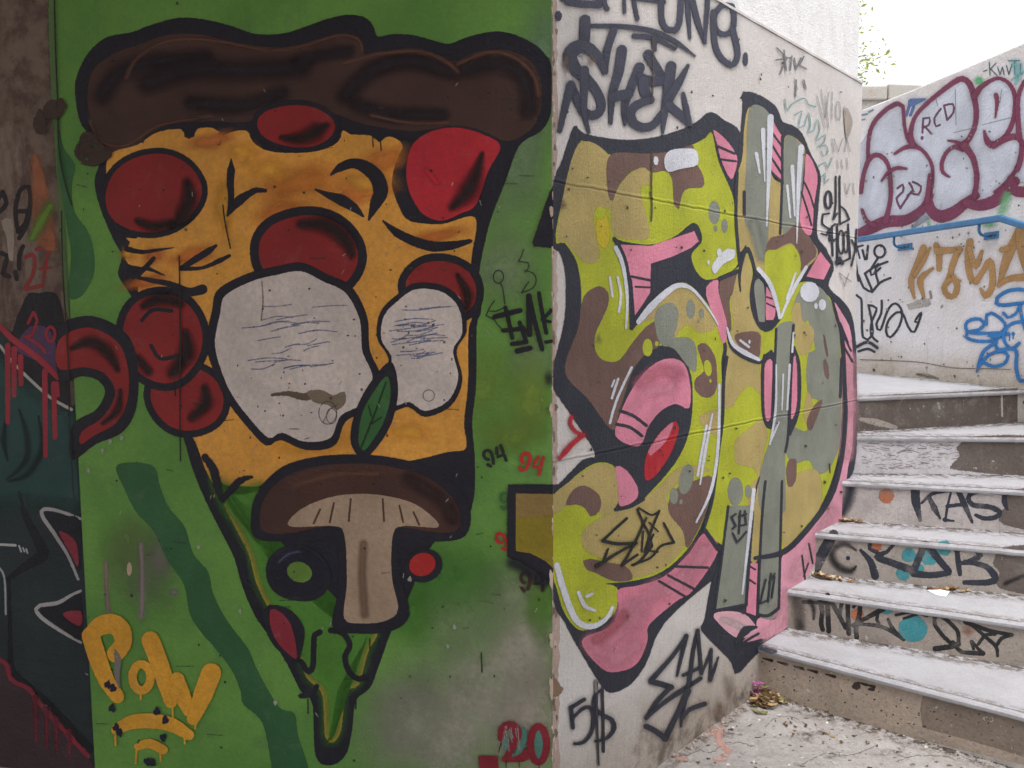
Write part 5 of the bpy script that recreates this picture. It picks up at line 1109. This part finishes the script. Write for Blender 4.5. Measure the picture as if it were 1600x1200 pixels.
def bar(points, wd, ht, side):
    """rectangular bar swept along points; 'side' is the horizontal cross direction"""
    v, f = [], []
    for p in points:
        for a, b in ((-1, -1), (1, -1), (1, 1), (-1, 1)): v.append(p + side * (a * wd / 2) + UP * (b * ht / 2))
    n = len(points)
    for i in range(n - 1):
        for j in range(4): f.append((4 * i + j, 4 * i + (j + 1) % 4, 4 * i + 4 + (j + 1) % 4, 4 * i + 4 + j))
    f += [(3, 2, 1, 0), tuple(4 * n - 4 + j for j in range(4))]
    return v, f
def tube(points, r, n=8):
    v, f = [], []
    for i, p in enumerate(points):
        d = (points[min(i + 1, len(points) - 1)] - points[max(i - 1, 0)]).normalized()
        a = d.cross(UP if abs(d.z) < 0.9 else Vector((1, 0, 0))).normalized(); b = d.cross(a)
        for j in range(n): t = 2 * math.pi * j / n; v.append(p + a * (r * math.cos(t)) + b * (r * math.sin(t)))
    for i in range(len(points) - 1):
        for j in range(n): f.append((i * n + j, i * n + (j + 1) % n, (i + 1) * n + (j + 1) % n, (i + 1) * n + j))
    f += [tuple(range(n))[::-1], tuple((len(points) - 1) * n + j for j in range(n))]
    return v, f
def fix(o):
    bm = bmesh.new(); bm.from_mesh(o.data); bmesh.ops.recalc_face_normals(bm, faces=bm.faces); bm.to_mesh(o.data); bm.free(); return o

# handrail
RO = 0.075
def onw(x, y, off): return on_plane(x, y, W1 + NW * off, NW)
ra, rb, rc = onw(1345, 374, RO), onw(1563, 341, RO), onw(1601, 353, RO)
r0 = ra + (ra - rb).normalized() * 2.2; r1 = rc + (rc - rb).normalized() * 1.6
hr = tag(empty('handrail', tuple(ra)), 'chipped blue metal handrail bracketed to the white wall', 'handrail')
rail = fix(mesh_obj('rail', *bar([r0, ra, rb, rc, r1], 0.034, 0.040, NW), M_BLUE, parent=hr)); bevel(rail, 0.008, 3)
def bracket(x, y0, y1, xe):
    top = onw(x, y0, RO); low = onw(x, y1, RO); low = Vector((top.x, top.y, low.z)); end = onw(xe, y1 + 2, 0.02)
    P = [top, low + UP * 0.03] + [low + UP * 0.03 * (1 - math.sin(t)) + (end - low).normalized() * 0.03 * (1 - math.cos(t)) for t in (0.5, 1.0, 1.57)] + [end]
    br = fix(mesh_obj('bracket', *tube(P, 0.009), M_BLUE, parent=hr, smooth=True))
    c = onw(xe + 6, y1 + 2, 0.006); v, f = [], []
    h = (onw(xe - 4, y1, 0.006) - onw(xe + 17, y1, 0.006)).length / 2; cc = (onw(xe - 4, y1 + 1, 0.006) + onw(xe + 14, y1 + 1, 0.006)) / 2
    pv = []
    for o in (-0.005, 0.006):
        for a, b in ((-h, -.022), (h, -.022), (h, .022), (-h, .022)): pv.append(cc + DW * a + UP * b + NW * o)
    pl = fix(mesh_obj('fixing_plate', pv, [(0, 1, 2, 3), (7, 6, 5, 4), (0, 1, 5, 4), (1, 2, 6, 5), (2, 3, 7, 6), (3, 0, 4, 7)], M_BLUE, parent=br))
    for a in (-h * .55, h * .1, h * .6):
        q = cc + DW * a; v, f = tube([q + NW * 0.005, q + NW * 0.014], 0.009, 6); fix(mesh_obj('bolt', v, f, M_BOLT, parent=br))
bracket(1397, 368, 385, 1409); bracket(1530, 349, 367, 1544)

# stone coping seen beyond the wall
def stone_mat():
    b = NB('grey_granite'); c = b.mix(b.ss(b.noise(90, 6, 0.8), 0.42, 0.6), (0.42, 0.40, 0.38), (0.22, 0.205, 0.19)); c = b.mix(b.ss(b.noise(6, 5), 0.5, 0.7, 0, 0.5), c, (0.30, 0.24, 0.17))
    b.bump(b.noise(60, 5, 0.7), 0.6, 0.01); return b.done(c, 0.85)
M_ST = stone_mat(); DEPTH = 9.5
def at_depth(x, y, d=DEPTH):
    r_ = ray(x, y); return CAM + r_ * (d / r_.y)
sw = tag(empty('stone_wall', tuple(Vector((at_depth(1390, 170).x, DEPTH, 0)))), 'low grey stone wall with coping blocks behind the retaining wall', 'wall')
def stone(name, x0, x1, y0, y1, dep, jit=0.0, d=DEPTH):
    p, q = at_depth(x0, y0, d), at_depth(x1, y1, d); v, f = [], []
    for yy in (d, d + dep):
        for x, z in ((p.x, q.z), (q.x, q.z), (q.x, p.z - jit), (p.x, p.z)): v.append((x, yy, z))
    o = fix(mesh_obj(name, v, [(0, 1, 2, 3), (7, 6, 5, 4), (0, 1, 5, 4), (1, 2, 6, 5), (2, 3, 7, 6), (3, 0, 4, 7)], M_ST, parent=sw)); bevel(o, 0.02, 2); return o
stone('coping_block', 1290, 1387, 134, 156, 0.45); stone('coping_block', 1389, 1441, 130, 156, 0.5, 0.02)
p, q = at_depth(1292, 157, DEPTH + .04), at_depth(1438, 157, DEPTH + .04)
v, f = prism([(p.x, DEPTH + .04), (q.x, DEPTH + .04), (q.x, DEPTH + .4), (p.x, DEPTH + .4)], -0.05, p.z)
mesh_obj('wall_core', v, f, M_ST, parent=sw)

# tree behind the upper wall
def leaf_mat():
    b = NB('glare_paled_leaf'); c = b.mix(b.ss(b.noise(3, 3), 0.4, 0.6), lin((120, 138, 62)), lin((168, 170, 96)))  # sky glare is put into the leaf colour as a paler green
    m = b.done(c, 0.6); tr_ = b.n('ShaderNodeBsdfTranslucent'); b.t.links.new(c, tr_.inputs[0]); mx = b.n('ShaderNodeMixShader'); mx.inputs[0].default_value = 0.5
    b.t.links.new(b.bsdf.outputs[0], mx.inputs[1]); b.t.links.new(tr_.outputs[0], mx.inputs[2]); b.t.links.new(mx.outputs[0], b.out.inputs[0]); return m
def bark_mat():
    b = NB('bark'); c = b.mix(b.noise(30, 5, 0.7, (1, 1, 0.2)), (0.13, 0.10, 0.075), (0.26, 0.21, 0.17)); b.bump(b.noise(40, 5, 0.7, (1, 1, 0.2)), 0.7, 0.02); return b.done(c, 0.9)
rnd = random.Random(9)
TC = at_depth(1296, 60, 12.0); base = Vector((TC.x - 0.3, 12.2, 0))
tree = tag(empty('tree', tuple(base)), 'sparse tree with glare-paled leaf colour behind the white upper wall', 'tree')
v, f = [], []
def limb(P, r0_, r1_):
    a, b_ = [], []
    n = 7; base_i = len(v)
    for i, p in enumerate(P):
        d = (P[min(i + 1, len(P) - 1)] - P[max(i - 1, 0)]).normalized(); x = d.cross(Vector((0.3, 1, 0.1))).normalized(); y = d.cross(x); r_ = r0_ + (r1_ - r0_) * i / (len(P) - 1)
        for j in range(n): t = 2 * math.pi * j / n; v.append(p + x * r_ * math.cos(t) + y * r_ * math.sin(t))
    for i in range(len(P) - 1):
        for j in range(n): f.append((base_i + i * n + j, base_i + i * n + (j + 1) % n, base_i + (i + 1) * n + (j + 1) % n, base_i + (i + 1) * n + j))
limb([base, base + Vector((0.1, 0, 1.5)), base + Vector((0, 0.1, 3)), base + Vector((0.2, 0, 5)), base + Vector((0.1, 0.1, 7))], 0.16, 0.03)
tips = []
for i in range(26):
    h = rnd.uniform(2.8, 6.8); an = rnd.uniform(0, 6.28); L = rnd.uniform(0.6, 1.5) * (1.2 - abs(h - 4.6) * 0.18)
    s_ = base + Vector((0.1, 0, h)); e_ = s_ + Vector((math.cos(an) * L, math.sin(an) * L, rnd.uniform(0.1, 0.7))); mid_ = s_.lerp(e_, .5) + Vector((0, 0, rnd.uniform(-.1, .15)))
    limb([s_, mid_, e_], 0.03, 0.006); tips += [s_.lerp(e_, t) for t in (.45, .65, .85, 1.0)]
fix(mesh_obj('trunk', v, f, bark_mat(), parent=tree, smooth=True))
v, f = [], []
for tp in tips:
    for i in range(36):
        c = tp + Vector((rnd.gauss(0, .17), rnd.gauss(0, .17), rnd.gauss(0, .17))); a = Vector((rnd.gauss(0, 1), rnd.gauss(0, 1), rnd.gauss(0, .6))).normalized(); b_ = a.cross(Vector((rnd.gauss(0, 1), rnd.gauss(0, 1), rnd.gauss(0, 1)))).normalized()
        L = rnd.uniform(.03, .055); k = len(v); v += [c - a * L, c + b_ * L * .4, c + a * L, c - b_ * L * .4]; f.append((k, k + 1, k + 2, k + 3))
mesh_obj('crown', v, f, leaf_mat(), parent=tree)

# litter: dry leaves and petals
def curl(v, f, fm, c, L, wd, yaw, lift, mi):
    d = Vector((math.cos(yaw), math.sin(yaw), 0)); s_ = Vector((-d.y, d.x, 0)); k = len(v); tw = rnd.uniform(-.5, .5)
    for i in range(5):
        t = i / 4; wv = wd * math.sin(math.pi * (0.12 + 0.8 * t)); z = lift * (2 * t - 1) ** 2 + 0.003
        for sg, dz in ((-1, .5), (0, 0), (1, .5)): v.append(c + d * L * (t - .5) + s_ * sg * wv + UP * (z + dz * wv * (0.9 + tw * sg)))
    for i in range(4):
        for j in range(2): f.append((k + 3 * i + j, k + 3 * i + 3 + j, k + 3 * i + 4 + j, k + 3 * i + 1 + j)); fm.append(mi)
LM = [flat_mat('dry_leaf', c, 0.8, var=.3, sc=60) for c in ((170, 142, 100), (126, 92, 60), (88, 64, 44), (180, 160, 130), (128, 122, 76))] + [flat_mat('petal', c, 0.7, var=.25, sc=60) for c in ((176, 96, 150), (200, 140, 178), (150, 70, 120))]
def litter(label, centre, z, n, sx, sy, size, mix_, ax=0.0, pile=0.02):
    v, f, fm = [], [], []
    p0 = on_z(*centre, z)
    for i in range(n):
        u, w_ = rnd.gauss(0, sx), rnd.gauss(0, sy); c = p0 + Vector((u * math.cos(ax) - w_ * math.sin(ax), u * math.sin(ax) + w_ * math.cos(ax), abs(rnd.gauss(0, pile)) * math.exp(-(u / sx) ** 2 / 2)))
        s_ = size * rnd.uniform(.5, 1.3); curl(v, f, fm, c, s_, s_ * rnd.uniform(.10, .3), rnd.uniform(0, 6.28), s_ * rnd.uniform(.02, .35), rnd.choice(mix_))
    o = mesh_obj('leaf_litter', v, f, LM, origin=(p0.x, p0.y, z), fmat=fm)
    md = o.modifiers.new('solid', 'SOLIDIFY'); md.thickness = 0.0008
    return tag(o, label, 'leaves', kind='stuff')
litter('heap of tan dry leaves and purple petals in the corner below the first step', (1196, 1098), 0.0, 90, .045, .03, .036, [0, 1, 1, 2, 3, 2, 4], .6, .022)
litter('loose leaf crumbs spread on the ground before the first step', (1300, 1150), 0.0, 26, .16, .05, .016, [1, 2, 2, 0], -.3, .001)
litter('cluster of purple petals on top of the dry leaf heap in the corner', (1178, 1086), 0.0, 44, .026, .018, .026, [5, 6, 7, 6], .6, .045)
litter('thin brown leaf bits along the foot of the first riser', (1250, 1098), 0.0, 22, .07, .008, .03, [1, 2, 2], -.62, .004)
litter('dry leaf fragments in the inner corner of the second step', (1286, 903), ZS[1], 46, .05, .012, .03, [0, 1, 3, 2], -.4, .008)
litter('dry leaf fragments beside the wall on the third step', (1325, 815), ZS[2], 34, .035, .008, .03, [0, 1, 3], -.3, .006)
litter('straw coloured leaf bits at the wall end on the fourth step', (1348, 738), ZS[3], 34, .05, .008, .03, [0, 3, 1], -.1, .006)
litter('scattered leaf bits at the back of the fifth step under the landing', (1545, 655), ZS[4], 16, .12, .02, .03, [1, 2, 0], .2, .003)
litter('leaf crumbs beside the paper scrap on the second step', (1490, 924), ZS[1], 26, .04, .01, .025, [1, 2, 0], -.35, .005)
pv = [on_z(x, y, ZS[1] + z) for x, y, z in ((1448, 922, .004), (1462, 929, .002), (1478, 932, .003), (1484, 924, .012), (1470, 921, .009))]
o = mesh_obj('paper_scrap', pv, [(0, 1, 2, 3, 4)], flat_mat('white_paper', (226, 224, 228), .7, var=.05), origin=tuple(pv[0])); md = o.modifiers.new('solid', 'SOLIDIFY'); md.thickness = 0.0015
tag(o, 'torn white paper scrap lying on the second step below the letters', 'paper')
# mortar crumbs where the wall meets the ground
v, f = [], []
for i in range(70):
    t = rnd.uniform(0.1, 0.95); c = _p0.lerp(_p1, t * 1.25 - .1) + NR * abs(rnd.gauss(0.012, .012)); r_ = rnd.uniform(.002, .006) if rnd.random() < .88 else rnd.uniform(.006, .013); k = len(v)
    for d in ((1, 0, 0), (0, 1, 0), (-1, 0, 0), (0, -1, 0), (0, 0, 1), (0, 0, -.4)): v.append(c + Vector(d) * r_ * rnd.uniform(.6, 1.3) + UP * r_ * .3)
    f += [(k, k + 1, k + 4), (k + 1, k + 2, k + 4), (k + 2, k + 3, k + 4), (k + 3, k, k + 4), (k + 1, k, k + 5), (k + 2, k + 1, k + 5), (k + 3, k + 2, k + 5), (k, k + 3, k + 5)]
tag(mesh_obj('rubble', v, f, flat_mat('mortar_crumb', (160, 148, 138), .9, var=.25), origin=tuple(_p0)), 'mortar crumbs along the foot of the plaster wall', 'rubble', kind='stuff')
